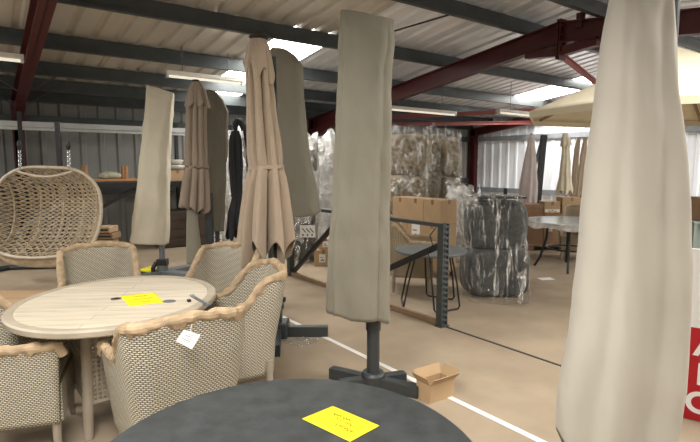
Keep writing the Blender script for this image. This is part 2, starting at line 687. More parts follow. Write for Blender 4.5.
# fly braces on the left frame
for y in (10.15, 9.2):
    for s in (-1, 1):
        mb = MB()
        z = roof_z(y) - 0.24
        mb.bar((0.66 + s * 0.45, y, z + 0.02), (0.66 + s * 0.03, y, z - 0.27), 0.05, 0.012)
        trim(mb, 'galv')
# sag rod between purlins
mb = MB()
mb.tube([(4.52, 6.4, roof_z(6.4) - 0.2), (5.3, 4.72, roof_z(4.72) - 0.16)], 0.012, 6)
trim(mb, 'black')

# floor stripe and carpet joint
a, b = W(262, 307), W(600, 470)
mb = MB()
mb.bar(Vector((a.x, a.y, 0.0015)), Vector((b.x, b.y, 0.0015)), 0.045, 0.003)
trim(mb, 'white_paint')
a, b = W(446, 327), W(640, 393)
mb = MB()
mb.bar(Vector((a.x, a.y, 0.003)), Vector((b.x, b.y, 0.003)), 0.022, 0.006)
trim(mb, 'seam')
a, b = W(0, 286.5), W(55, 276)


# ------------------------------------------------------------------ strip lights
def strip_light(p0, p1, label, guard=False):
    p0, p1 = Vector(p0), Vector(p1)
    c = (p0 + p1) / 2
    t = thing('strip_light', label, 'light', c, group='fluorescent strip lights')
    a, b = p0 - c, p1 - c
    mb = MB()
    mb.bar(a + ZZ * 0.04, b + ZZ * 0.04, 0.10, 0.06, bevel=0.006)
    mb.build('housing', 'lamp_body', t)
    d = (b - a).normalized()
    mb = MB()
    mb.tube([a + d * 0.04 - ZZ * 0.012, b - d * 0.04 - ZZ * 0.012], 0.019, 10)
    mb.build('tube', 'tube', t)
    for s, q in ((1, a), (-1, b)):
        mb = MB()
        e = q + d * 0.02 * s
        mb.box(e - ZZ * 0.005, (0.03, 0.08, 0.06))
        mb.build('end_cap', 'lamp_body', t)
    for f in (0.2, 0.8):
        q = a.lerp(b, f)
        top = roof_z(c.y) - c.z - 0.02
        mb = MB()
        mb.tube([q + ZZ * 0.07, q + ZZ * top], 0.006, 6)
        mb.build('hanger', 'galv', t)
    if guard:
        mb = MB()
        side = d.cross(ZZ)
        n = 12
        for k in range(n + 1):
            q = a.lerp(b, k / n)
            mb.tube([q + side * 0.075 + ZZ * 0.04, q + side * 0.075 - ZZ * 0.05, q - side * 0.075 - ZZ * 0.05, q - side * 0.075 + ZZ * 0.04], 0.004, 5)
        for s in (-1, 1):
            mb.tube([a + side * 0.075 * s - ZZ * 0.05, b + side * 0.075 * s - ZZ * 0.05], 0.004, 5)
        mb.build('wire_guard', 'lamp_body', t)
    return t


def xline(px0, px1, py, z):
    p = W(px0, py, z)
    q = W(px1, py, z)
    # stay on a line that runs along the purlins
    r = ray(px1, 221)
    k = p.y / r.y
    return p, Vector((r.x * k, p.y, z))


p, q = xline(166, 246, 75, 2.93)
strip_light(p, q, 'lit strip light hanging in front of the rooflight above the left parasols')
q = W(24, 60.5, 2.95)
strip_light(q - Vector((1.5, 0, 0)), q, 'strip light cut off at the left edge beside the red rafter')
p, q = xline(380, 453, 108, 2.78)
strip_light(p, q, 'long white strip light just right of the tall middle cover')
p, q = xline(498, 549, 112, 2.76)
strip_light(p, q, 'strip light with a wire guard near the bright far wall', True)


# ------------------------------------------------------------------ cloth makers
def lerp_st(st, z):
    for a, b in zip(st, st[1:]):
        if (a[0] >= z >= b[0]) or (a[0] <= z <= b[0]):
            f = 0 if abs(a[0] - b[0]) < 1e-9 else (z - a[0]) / (b[0] - a[0])
            f2 = f
            return [x + (y - x) * f2 for x, y in zip(a, b)]
    return st[-1] if abs(z - st[-1][0]) < abs(z - st[0][0]) else st[0]


def px_stations(root, d, rows, flat=0.7, amp=0.03):
    """rows of (py, x left, x right[, amp[, flat]]) seen at distance d -> (z, cx, cy, rx, ry, amp)"""
    st = []
    for r in rows:
        py, xl, xr = r[:3]
        a = r[3] if len(r) > 3 else amp
        fl_ = r[4] if len(r) > 4 else flat
        P = D((xl + xr) / 2, py, d) - root
        hw = (D(xr, py, d) - D(xl, py, d)).dot(RT) / 2
        st.append((P.z, P.dot(RT), P.dot(FH), hw, hw * fl_, a))
    return st


def cloth_tube(st, n=96, m=70, folds=((3, 0.5), (5, 0.35), (8, 0.25)), seed=0, hem=None, power=1.0, wr=0.006, wscale=7, twist=0.25, lobes=None, top=True, tilt=0.0, crease=()):
    rnd = random.Random(seed)
    ph = [(k, w, rnd.uniform(0, 6.28), rnd.uniform(-1, 1) * twist) for k, w in folds]
    z1, z0 = st[0][0], st[-1][0]
    zs = sorted(set([z1 + (z0 - z1) * j / m for j in range(m + 1)] + [q[0] for q in st]), reverse=True)
    rows = []
    for z in zs:
        f = (z - z1) / (z0 - z1)
        zz, cx, cy, rx, ry, am = lerp_st(st, z)
        pts = []
        for i in range(n):
            th = 2 * PI * i / n
            sm = sum(w * math.cos(k * th + p + tw * 6 * (z - z0)) for k, w, p, tw in ph)
            if lobes:
                k, sharp = lobes
                c = abs(math.cos(k * th / 2 + 0.6 + 0.25 * math.sin(2 * th + seed)))
                sm += (c ** sharp - 0.5) * 1.8
            rr = 1 + am * sm
            for (ca0, ca1, cw, cdp) in crease:
                cc0 = ca0 + (ca1 - ca0) * f
                dl = (th - cc0 + PI) % (2 * PI) - PI
                rr -= cdp * math.exp(-(dl / cw) ** 2) * min(1, f * 6)
            pts.append((rr * math.copysign(abs(math.cos(th)) ** power, math.cos(th)), rr * math.copysign(abs(math.sin(th)) ** power, math.sin(th))))
        xa = min(p[0] for p in pts)
        xb = max(p[0] for p in pts)
        row = []
        for i, (u, v) in enumerate(pts):
            th = 2 * PI * i / n
            x = cx + rx * (2 * (u - xa) / (xb - xa) - 1)
            y = cy + ry * v
            zo = z
            if hem:
                zo = z + hem(th) * max(0, (f - 0.55) / 0.45)
            if tilt:
                zo += tilt * (x - cx) * max(0.0, 1 - f * 5)
            q = Vector((x, y, zo))
            nv = noise.noise_vector(Vector((x * wscale + seed, y * wscale, z * wscale * 0.5))) * wr
            nw = noise.noise_vector(Vector((x * wscale * 3.1 + seed, y * wscale * 2, z * wscale * 1.3 + x * 9))) * wr * 0.4
            q += Vector((nv.x + nw.x, (nv.y + nw.y) * 1.3, nv.z * 0.5))
            row.append(q)
        rows.append(row)
    P = [[rows[j][i] for j in range(len(rows))] for i in range(n)]
    mb = MB()
    vs = mb.grid(P, closed_u=True)
    if top:
        c = Vector((0, 0, 0))
        for i in range(n):
            c += vs[i][0].co
        c /= n
        cv = mb.bm.verts.new(c + Vector((0, 0, 0.004)))
        for i in range(n):
            mb.quad((vs[i][0], vs[(i + 1) % n][0], cv))
    return mb


def tie_ring(st, z, w, n=48, k=1.06, seed=0):
    mb = MB()
    P = []
    _, cx, cy, rx, ry, am = lerp_st(st, z)
    for i in range(n):
        th = 2 * PI * i / n
        zz = z + 0.012 * math.cos(th + 0.5)
        P.append([Vector((cx + rx * k * math.cos(th), cy + ry * k * math.sin(th), zz + w / 2)), Vector((cx + rx * k * math.cos(th), cy + ry * k * math.sin(th), zz - w / 2))])
    mb.grid(P, closed_u=True)
    return mb


def arm_end(root, px, py):
    p = W(px, py) - root
    return Vector((p.dot(RT), p.dot(FH), 0))


def cross_base(t, ends, h=0.085, w=0.06, m='dark_metal', both=True):
    for e in ends:
        for s in ((1, -1) if both else (1,)):
            v = Vector((e.x, e.y, 0)) * s
            d = v.normalized()
            mb = MB()
            mb.bar(d * 0.04 + ZZ * h / 2, v + ZZ * h / 2, w, h, bevel=0.004)
            o = mb.build('base_arm', m, t)


ROT = -YAW       # local x = right as seen, local y = away


# ------------------------------------------------------------------ parasols in the foreground and middle
# the tall covered parasol in the middle
def hub(mb, r=0.085, h=0.12):
    mb.lathe([(0, 0), (r * 1.15, 0), (r * 1.15, 0.02), (r, 0.03), (r, h - 0.02), (r * 0.86, h), (0.04, h), (0, h)], 28)


def pole(mb, z0, z1, r=0.042, c=(0, 0)):
    mb.tube([(c[0], c[1], z0), (c[0], c[1], z1)], r, 18)


R0 = W(373, 387)
t = thing('parasol', 'tall grey taupe covered parasol on a dark post behind the black round table', 'parasol', R0, ROT)
d = R0.dot(FH)
st = px_stations(R0, d, [(14.5, 342, 392.5, 0.03, 0.10), (16, 341, 394, 0.04, 0.14), (30, 340, 394.5, 0.07, 0.3), (70, 338, 392, 0.09, 0.45), (150, 334, 390, 0.1, 0.52), (230, 329.5, 388.5, 0.11, 0.55), (290, 326.5, 387.5, 0.12, 0.55), (315, 325.5, 387.5, 0.13, 0.55)])
o = cloth_tube(st, folds=((2, 0.35), (5, 0.35), (7, 0.3), (11, 0.18)), lobes=(6, 0.8), seed=3, power=0.62, wr=0.014, wscale=6, hem=lambda th: -0.03 * math.cos(th) + 0.01 * math.sin(5 * th), tilt=-0.2).build('cover', 'taupe', t)
solid(o, 0.004)
mb = MB(); pole(mb, 0.1, 0.62, 0.046); pole(mb, 0.62, 2.4, 0.03); mb.build('mast', 'dark_metal', t)
mb = MB(); pole(mb, 0.43, 0.66, 0.054); o = mb.build('sleeve', 'dark_metal', t)
mb = MB(); mb.tube([(0.05, -0.02, 0.58), (0.09, -0.03, 0.58)], 0.012, 8); mb.tube([(0.085, -0.03, 0.58), (0.11, -0.035, 0.58)], 0.026, 10); mb.build('knob', 'black', t)
mb = MB(); hub(mb, 0.085, 0.12); mb.build('hub', 'dark_metal', t)
cross_base(t, [arm_end(R0, 331, 377.5), arm_end(R0, 405, 382.5)], 0.085, 0.07)

# beige folded canopy in the centre-left
R1 = W(278, 336)
d = R1.dot(FH) - 0.08
t = thing('parasol', 'big folded beige parasol tied with a band behind the right-hand wicker chair', 'parasol', R1, ROT)
st = px_stations(R1, d, [(40, 251, 265, 0.15, 0.9), (46, 249.5, 268, 0.3, 0.9), (66, 245.5, 271, 0.36, 0.9), (95, 247, 275, 0.38, 0.8), (150, 247, 282, 0.3, 0.8), (167, 249, 283, 0.16, 0.8), (180, 245, 287, 0.34, 0.8), (220, 239, 293, 0.46, 0.8), (250, 236, 296, 0.5, 0.8)])
hemf = lambda th: 0.11 * math.cos(8 * th + 1.2) + 0.02 * math.sin(3 * th)
o = cloth_tube(st, n=240, m=90, lobes=(9, 0.8), folds=((5, 0.3), (3, 0.3), (22, 0.12)), seed=11, hem=hemf, wr=0.006, twist=0.05).build('canopy', 'beige', t)
solid(o, 0.003)
o2 = cloth_tube([(s[0], s[1], s[2], s[3] * 1.13, s[4] * 1.13, s[5]) for s in px_stations(R1, d, [(38, 252, 264, 0.08, 0.9), (46, 248, 268, 0.15, 0.9), (62, 246, 271, 0.2, 0.9), (74, 244.5, 273, 0.25, 0.8)])], n=160, m=30, lobes=(6, 0.8), folds=((5, 0.4),), seed=12, hem=lambda th: 0.06 * math.cos(6 * th) - 0.05 * math.cos(th), wr=0.004, twist=0.05).build('vent_flap', 'beige', t)
solid(o2, 0.003)
tie_ring(st, lerp_st([(x[0],) + x for x in st], D(265, 168, d).z)[0], 0.032, k=1.05).build('tie_band', 'beige', t)
ca = D(259, 37, d) - R1
mb = MB(); mb.lathe([(0, 0.04), (0.05, 0.035), (0.09, 0.0), (0.07, -0.02), (0, -0.02)], 20, (ca.dot(RT), ca.dot(FH), ca.z)); mb.build('crown_cap', 'black', t)
mb = MB(); mb.bar((0, 0, 0.1), (0, 0, 0.62), 0.075, 0.075, bevel=0.008); mb.bar((0, 0, 0.6), (0, 0.0, 2.55), 0.05, 0.05); mb.build('mast', 'dark_metal', t)
mb = MB(); mb.tube([(0.03, -0.02, 0.36), (0.075, -0.03, 0.36)], 0.025, 10); mb.build('knob', 'black', t)
mb = MB(); mb.box((0, 0, 0.075), (0.2, 0.2, 0.15), bevel=0.015); mb.build('hub', 'dark_metal', t)
cross_base(t, [arm_end(R1, 328, 336), arm_end(R1, 276, 357)], 0.10, 0.07)

# taupe covered parasol just behind it
R2 = D(268, 300, 5.45); R2.z = 0
d = 5.45
t = thing('parasol', 'grey taupe covered parasol leaning right beside the big folded beige parasol', 'parasol', R2, ROT)
st = px_stations(R2, d, [(48, 272, 282, 0.02, 0.3), (50, 271, 287, 0.03, 0.4), (57, 271, 297, 0.04, 0.5), (66, 271, 303, 0.05, 0.6), (100, 272, 304, 0.06, 0.6), (150, 275, 309, 0.06, 0.65), (190, 280, 317, 0.06, 0.65), (216, 284, 320.5, 0.07, 0.65)])
o = cloth_tube(st, folds=((2, 0.4), (4, 0.5), (7, 0.3)), seed=21, power=0.6, wr=0.012, hem=lambda th: 0.05 * math.cos(th)).build('cover', 'taupe', t)
solid(o, 0.004)
mb = MB(); mb.tube([(0, 0.05, 0.05), (0.14, 0.03, 2.4)], 0.03, 14); mb.build('mast', 'dark_metal', t)
mb = MB(); mb.lathe([(0, 0), (0.17, 0), (0.17, 0.05), (0.06, 0.08), (0.06, 0.2), (0, 0.2)], 24, (0, 0.05, 0)); mb.build('base', 'dark_metal', t)

# left pair: beige folded parasol with a flounce, and an olive covered one right behind
R3 = D(206, 290, 6.1); R3.z = 0
d = 6.05
t = thing('parasol', 'folded dull beige parasol with a short flounce, left of the black parasol', 'parasol', R3, ROT)
st = px_stations(R3, d, [(84, 192, 202, 0.1, 0.9), (90, 189.5, 204, 0.25, 0.9), (104, 187, 207, 0.28, 0.8), (140, 186, 207, 0.26, 0.8), (164, 185.5, 208, 0.2, 0.8), (168, 186, 208, 0.14, 0.8), (180, 183.5, 209.5, 0.34, 0.8), (208, 180, 211, 0.4, 0.8)])
o = cloth_tube(st, n=180, m=70, lobes=(9, 0.8), folds=((5, 0.3), (3, 0.3)), seed=31, hem=lambda th: 0.03 * math.cos(8 * th) - 0.04 * math.cos(th), wr=0.006, twist=0.05).build('canopy', 'mauve', t)
solid(o, 0.003)
o = cloth_tube(px_stations(R3, d, [(82, 192, 201, 0.05, 0.9), (90, 188.5, 205, 0.16, 0.9), (106, 185, 209.5, 0.3, 0.8)]), n=140, m=24, lobes=(7, 0.8), folds=((5, 0.3),), seed=33, hem=lambda th: 0.025 * math.cos(8 * th), wr=0.004, twist=0.02).build('vent_flap', 'mauve', t)
solid(o, 0.003)
tie_ring(st, (D(197, 167.5, d)).z, 0.035, k=1.06).build('tie_band', 'mauve', t)
ca = D(196, 82, d) - R3
mb = MB(); mb.lathe([(0, 0.03), (0.04, 0.025), (0.055, 0.0), (0, -0.02)], 16, (ca.dot(RT), ca.dot(FH), ca.z)); mb.build('crown_cap', 'black', t)
mb = MB(); mb.bar((0.035, 0.12, 0.05), (0.035, 0.12, 1.25), 0.085, 0.085, bevel=0.006); mb.bar((-0.06, 0.03, 1.0), (-0.06, 0.03, 2.5), 0.04, 0.04); mb.bar((0.035, 0.12, 1.2), (-0.06, 0.03, 1.25), 0.05, 0.05); mb.build('mast', 'dark_metal', t)
cross_base(t, [Vector((0.35, 0.12, 0)), Vector((-0.12, 0.35, 0))], 0.08, 0.07)
st = px_stations(R3, 6.05, [(205, 187, 197, 0.1, 0.7), (225, 187, 198, 0.15, 0.7), (250, 187, 201, 0.2, 0.7), (263, 187, 202, 0.2, 0.7)])
o = cloth_tube(st, n=60, m=24, folds=((4, 0.5), (3, 0.3)), seed=34, wr=0.006).build('hanging_cover', 'taupe', t)
solid(o, 0.004)

R4 = D(219, 290, 6.5); R4.z = 0
d = 6.5
t = thing('parasol', 'dark olive covered parasol between the flounced beige one and the black one', 'parasol', R4, ROT)
st = px_stations(R4, d, [(90, 205, 211, 0.02, 0.4), (92, 204, 216, 0.04, 0.5), (100, 205, 223, 0.05, 0.6), (112, 206, 227.5, 0.06, 0.6), (150, 206.5, 227, 0.07, 0.6), (200, 208, 225, 0.08, 0.6), (231, 210, 224, 0.1, 0.6)])
o = cloth_tube(st, folds=((2, 0.4), (4, 0.5), (7, 0.3)), seed=41, power=0.65, wr=0.012).build('cover', 'olive', t)
solid(o, 0.004)
mb = MB(); pole(mb, 0.05, 2.2, 0.03, (0, 0)); mb.build('mast', 'dark_metal', t)
mb = MB(); mb.lathe([(0, 0), (0.14, 0), (0.14, 0.05), (0.06, 0.08), (0.06, 0.2), (0, 0.2)], 24); mb.build('base', 'dark_metal', t)

# black folded parasol with a crank arm
R5 = W(243, 279)
d = R5.dot(FH)
t = thing('parasol', 'folded black parasol with a curved black arm on top', 'parasol', R5, ROT)
st = px_stations(R5, d, [(131, 232, 239, 0.1, 0.9), (140, 229.5, 242, 0.2, 0.9), (165, 229, 243.5, 0.2, 0.9), (193, 231, 243, 0.12, 0.9), (197, 232, 243, 0.1, 0.9), (215, 228, 245, 0.2, 0.9), (234, 226, 247, 0.3, 0.9)])
o = cloth_tube(st, n=140, m=60, lobes=(7, 0.8), folds=((3, 0.4),), seed=51, hem=lambda th: 0.08 * math.cos(5 * th), wr=0.012).build('canopy', 'navy', t)
solid(o, 0.003)
tie_ring(st, D(237, 195, d).z, 0.03, k=1.08).build('tie_band', 'navy', t)


def lp(px, py, R, d):
    p = D(px, py, d) - R
    return Vector((p.dot(RT), p.dot(FH), p.z))


mb = MB(); mb.tube([lp(235.5, 131, R5, d), lp(235.5, 124, R5, d), lp(237, 120.5, R5, d), lp(241, 122, R5, d), lp(246, 130, R5, d), lp(249, 150, R5, d + 0.1)], [0.025, 0.04, 0.05, 0.05, 0.045, 0.04], 10); mb.build('arm', 'black', t)
mb = MB(); mb.tube([lp(231, 125, R5, d), lp(230.5, 130, R5, d)], 0.012, 8); mb.build('hook', 'black', t)
e = lp(249, 150, R5, d + 0.1)
mb = MB(); mb.bar((e.x, e.y, 0.08), e, 0.07, 0.07, bevel=0.006); mb.build('mast', 'black', t)
mb = MB(); mb.box((e.x, e.y, 0.05), (0.24, 0.24, 0.1), bevel=0.01); mb.build('hub', 'black', t)
cross_base(t, [Vector((0.38, -0.09, 0)), Vector((0.09, 0.38, 0))], 0.07, 0.08, 'black')

# cream cover at the left
R6 = W(163, 275)
d = R6.dot(FH)
t = thing('parasol', 'cream covered parasol on a grey pole right of the hanging basket seat', 'parasol', R6, ROT)
st = px_stations(R6, d, [(89, 146.5, 173, 0.02, 0.10), (91, 146.5, 173.5, 0.03, 0.16), (100, 146, 173.5, 0.05, 0.35), (118, 144.5, 171.5, 0.05, 0.45), (150, 141, 169.5, 0.05, 0.55), (200, 136.5, 168, 0.05, 0.6), (230, 133, 167.5, 0.05, 0.6), (243, 131.5, 167, 0.06, 0.6)])
o = cloth_tube(st, folds=((2, 0.4), (3, 0.4), (7, 0.25)), seed=61, power=0.6, wr=0.014, hem=lambda th: -0.02 * math.cos(th), tilt=-0.3).build('cover', 'cream_cover', t)
solid(o, 0.004)
mb = MB(); pole(mb, 0.1, 2.5, 0.042); mb.build('mast', 'steel', t)
mb = MB(); mb.box((0, 0, 0.19), (0.15, 0.12, 0.1), bevel=0.012); mb.tube([(-0.07, -0.05, 0.2), (-0.11, -0.08, 0.12), (-0.11, -0.08, 0.07)], 0.03, 10); mb.build('knob', 'black', t)
mb = MB(); mb.lathe([(0, 0), (0.08, 0), (0.08, 0.15), (0, 0.15)], 20); mb.build('hub', 'steel', t)
cross_base(t, [arm_end(R6, 132, 272), Vector((0.3, 0.42, 0))], 0.07, 0.15, 'steel')
dtag = R6

# great pale cover in the right foreground
R7 = D(640, 430, 2.15); R7.z = 0
d = 2.15
t = thing('parasol', 'huge pale sand parasol cover close by on the right, in front of the red sign', 'parasol', R7, ROT)
st = px_stations(R7, d, [(-62, 622, 664, 0.04, 0.15), (-50, 617, 668, 0.06, 0.3), (0, 610, 670, 0.12, 0.55), (50, 603, 672.5, 0.13, 0.7), (100, 597, 676, 0.14, 0.7), (200, 585, 684, 0.15, 0.7), (260, 579, 685, 0.15, 0.7), (320, 573, 684, 0.16, 0.7), (380, 564, 679, 0.17, 0.7), (420, 558, 672, 0.18, 0.7), (470, 555, 664, 0.2, 0.7)])
o = cloth_tube(st, n=140, m=110, folds=((3, 0.3), (4, 0.25), (6, 0.15)), crease=((rad(-62), rad(-82), 0.30, 0.20), (rad(-118), rad(-135), 0.22, 0.08), (rad(-28), rad(-22), 0.2, 0.10)), seed=71, power=0.8, wr=0.010, wscale=5, twist=0.12, hem=lambda th: 0.20 * max(0.0, -math.cos(th)) ** 6 + 0.012 * math.sin(4 * th)).build('cover', 'sand', t)
solid(o, 0.004)
mb = MB(); pole(mb, 0.1, 2.5, 0.04, (0, 0)); mb.build('mast', 'dark_metal', t)
mb = MB(); hub(mb, 0.085, 0.12); mb.build('hub', 'dark_metal', t)
cross_base(t, [Vector((0.33, 0.0, 0)), Vector((0.0, 0.33, 0))], 0.085, 0.07)

# open cream parasol behind it
Rp = D(662, 250, 5.0); Rp.z = 0
t = thing('parasol', 'open cream parasol spread overhead behind the huge pale cover', 'parasol', Rp, ROT)
apex, rim, rr = 2.74, 2.12, 1.40
mb = MB()
n = 64
P = []
for i in range(n):
    th = 2 * PI * i / n
    seg = 2 * PI / 8
    loc = (th % seg) - seg / 2
    poly = math.cos(seg / 2) / math.cos(loc)
    row = []
    for j in range(13):
        f = j / 12
        sag = -0.10 * f * (1 - f) * (0.6 + 0.4 * (1 - abs(loc) / (seg / 2)))
        row.append(Vector((rr * f * poly * math.cos(th), rr * f * poly * math.sin(th), apex - (apex - rim) * f + sag)))
    P.append(row)
vs = mb.grid(P, closed_u=True)
o = mb.build('canopy', 'cream', t, flat=False)
solid(o, 0.003)
mb = MB()
P = [[Vector((r_[-1].x, r_[-1].y, r_[-1].z)), Vector((r_[-1].x * 0.995, r_[-1].y * 0.995, r_[-1].z - 0.06))] for r_ in P]
mb.grid(P, closed_u=True)
solid(mb.build('valance', 'cream', t, flat=True), 0.003)
for k in range(8):
    a = k * PI / 4
    mb = MB(); mb.bar((0.03 * math.cos(a), 0.03 * math.sin(a), apex - 0.06), (rr * 0.95 * math.cos(a), rr * 0.95 * math.sin(a), rim - 0.005), 0.02, 0.03); mb.build('rib', 'timber', t)
mb = MB(); pole(mb, 0.06, apex - 0.02, 0.028); mb.build('mast', 'timber', t)
mb = MB(); mb.lathe([(0, 0), (0.28, 0), (0.28, 0.06), (0.06, 0.09), (0.06, 0.3), (0, 0.3)], 28); mb.build('base', 'dark_metal', t)


# ------------------------------------------------------------------ wicker dining chairs
def chair_path(w, yb, yf, r, n=10):
    """U seen from above, from the left arm front round the back to the right arm front"""
    pts = []
    for k in range(12):
        pts.append((-w - 0.04 * (1 - k / 12), yf + (yb - r - yf) * k / 12))
    for k in range(n + 1):
        a = PI - (PI / 2) * k / n
        pts.append((-w + r + r * math.cos(a), yb - r + r * math.sin(a)))
    for k in range(1, 12):
        pts.append((-w + r + (2 * w - 2 * r) * k / 12, yb))
    for k in range(n + 1):
        a = PI / 2 - (PI / 2) * k / n
        pts.append((w - r + r * math.cos(a), yb - r + r * math.sin(a)))
    for k in range(1, 13):
        pts.append((w + 0.04 * k / 12, yb - r + (yf - yb + r) * k / 12))
    return pts


def smooth(a, b, x):
    f = min(1, max(0, (x - a) / (b - a)))
    return f * f * (3 - 2 * f)


def make_chair(label, seed=0, wick='wicker', paper='kraft', group='wicker dining armchairs', HA=0.635, HB=0.865, leg=True):
    t = thing('dining_chair', label, 'chair', group=group)
    w, yb, yf, r = 0.275, 0.285, -0.275, 0.12
    path = chair_path(w, yb, yf, r)
    zb = 0.19
    m = 18

    def pt(x, y, z):
        k = 0.82 + 0.18 * min(1.15, max(0, (z - zb) / 0.5))
        bk = smooth(0.0, 0.26, y) * 0.13 * max(0, z - 0.42)
        return Vector((x * k, y * (0.9 + 0.1 * min(1, (z - zb) / 0.5)) + bk, z))

    def rim(x, y):
        f = smooth(0.0, 0.2, y)
        arch = 0.03 * (1 - (x / w) ** 2) * smooth(0.1, 0.28, y)
        return HA + (HB - HA) * f + arch
    P, UV = [], []
    s = 0
    prev = None
    for (x, y) in path:
        if prev:
            s += math.hypot(x - prev[0], y - prev[1])
        prev = (x, y)
        h = rim(x, y)
        P.append([pt(x, y, zb + (h - zb) * j / m) for j in range(m + 1)])
        UV.append([(s, zb + (h - zb) * j / m) for j in range(m + 1)])
    mb = MB()
    mb.grid(P, UV)
    o = mb.build('shell', wick, t, flat=False)
    solid(o, 0.034, 0)
    # paper taped round the rim
    rnd = random.Random(seed)
    rim_pts = []
    rs = []
    for i, (x, y) in enumerate(path):
        h = rim(x, y)
        p = pt(x, y, h)
        q = Vector((p.x, p.y, p.z + 0.002))
        rim_pts.append(q)
    f0 = rim_pts[0] + Vector((0, -0.02, -0.05))
    f1 = rim_pts[-1] + Vector((0, -0.02, -0.05))
    rim_pts = [f0] + rim_pts + [f1]
    mb = MB()
    fine = []
    for a, b in zip(rim_pts, rim_pts[1:]):
        for k in range(2):
            fine.append(a.lerp(b, k / 2))
    fine.append(rim_pts[-1])
    for i, p in enumerate(fine):
        nv = noise.noise(p * 9 + Vector((seed * 3.1, 0, 0)))
        nv2 = noise.noise(p * 30 + Vector((seed * 1.7, 4, 0)))
        rs.append(0.027 + 0.006 * nv + 0.005 * nv2)
    mb.tube(fine, rs, 12)
    for v in mb.bm.verts:
        nv = noise.noise_vector(v.co * 24 + Vector((seed, 0, 0))) * 0.009
        v.co += nv
        if noise.noise(v.co * 7 + Vector((0, seed, 3))) > 0.12:
            c = min(fine, key=lambda q: (q - v.co).length_squared)
            if v.co.z < c.z - 0.012:
                v.co.z -= 0.018
    mb.build('paper_wrap', paper, t, flat=True)
    # seat and front apron
    mb = MB()
    inner = [pt(x * 0.93, y * 0.93, 0.41) for x, y in path]
    for z, fl_ in ((0.41, 1), (0.37, -1)):
        vs = [mb.bm.verts.new((p.x, p.y, z)) for p in inner]
        f = mb.bm.faces.new(vs)
        for l in f.loops:
            l[mb.uv].uv = (l.vert.co.x, l.vert.co.y)
    mb.build('seat', wick, t, flat=True)
    mb = MB()
    n = 10
    P, UV = [], []
    for i in range(n + 1):
        x = -0.25 + 0.5 * i / n
        P.append([Vector((x * (0.97 + 0.1 * z), yf * 0.92, z)) for z in (0.19, 0.3, 0.41)])
        UV.append([(x, z) for z in (0.19, 0.3, 0.41)])
    mb.grid(P, UV)
    solid(mb.build('apron', wick, t, flat=True), 0.02)
    for sx in (-1, 1):
        for y in (-0.225, 0.225):
            mb = MB()
            mb.tube([(sx * 0.235, y, 0.30), (sx * 0.238, y * 1.0, 0.1), (sx * 0.242, y * 1.02, 0.0)], [0.024, 0.022, 0.018], 10)
            mb.build('leg', 'post', t)
    return t


def face(o, lat, dep, fl_, fd_):
    """stand a chair at lat/dep, looking along (fl_, fd_)"""
    p = V(lat, dep)
    f = RT * fl_ + FH * fd_
    o.location = p
    o.rotation_euler = (0, 0, math.atan2(f.x, -f.y))
    return o


TL = V(-1.50, 3.165)
c1 = face(make_chair('wicker armchair with a white tag hanging from its paper-wrapped back', 1), -0.925, 2.55, -0.56, 0.83)
c2 = face(make_chair('wicker armchair right of the pale table, nearest the big folded beige parasol', 2), -0.835, 3.37, -0.93, -0.36)
c3 = face(make_chair('wicker armchair behind the right side of the pale table, under the black parasol', 3), -1.125, 4.07, -0.38, -0.92)
c4 = face(make_chair('wicker armchair at the far side of the pale table before the hanging seat', 4), -2.07, 4.08, 0.50, -0.86)
c5 = face(make_chair('wicker armchair cut by the left edge, seen from its side', 5), -1.925, 2.775, 0.93, 0.36)
# hanging tag on the first chair
tg = thing('price_tag', 'white paper tag hanging from the back of the nearest wicker armchair', 'tag', D(190, 329, 2.17), ROT)
mb = MB()
pp = [D(x, y, dd) - tg.location for x, y, dd in ((184, 329.5, 2.165), (200.5, 335, 2.15), (192, 349.5, 2.14), (176, 341, 2.155))]
mrot = Matrix.Rotation(-ROT, 4, 'Z')
pp = [mrot @ p for p in pp]
vs = [mb.bm.verts.new(p) for p in pp]
mb.quad(vs)
o = mb.build('paper', 'white_paper', tg, flat=True)
solid(o, 0.0012)
nrm = (pp[1] - pp[0]).cross(pp[3] - pp[0]).normalized()
if nrm.y > 0:
    nrm = -nrm
mb = MB()
for i, (u0, u1, v) in enumerate(((0.3, 0.75, 0.2), (0.25, 0.6, 0.34), (0.3, 0.8, 0.48), (0.2, 0.7, 0.62), (0.35, 0.65, 0.76))):
    pa = pp[0].lerp(pp[1], u0).lerp(pp[3].lerp(pp[2], u0), v) + nrm * 0.0015
    pb = pp[0].lerp(pp[1], u1).lerp(pp[3].lerp(pp[2], u1), v) + nrm * 0.0015
    mb.bar(pa, pb, 0.0006, 0.0022 + 0.0012 * (i % 2), up=(pp[3] - pp[0]))
mb.build('printing', 'grey_print', tg)
mb = MB()
mb.tube([pp[0].lerp(pp[1], 0.4), pp[0].lerp(pp[1], 0.4) + Vector((0.0, 0.02, 0.03))], 0.0015, 6)
mb.build('string', 'white_paper', tg)

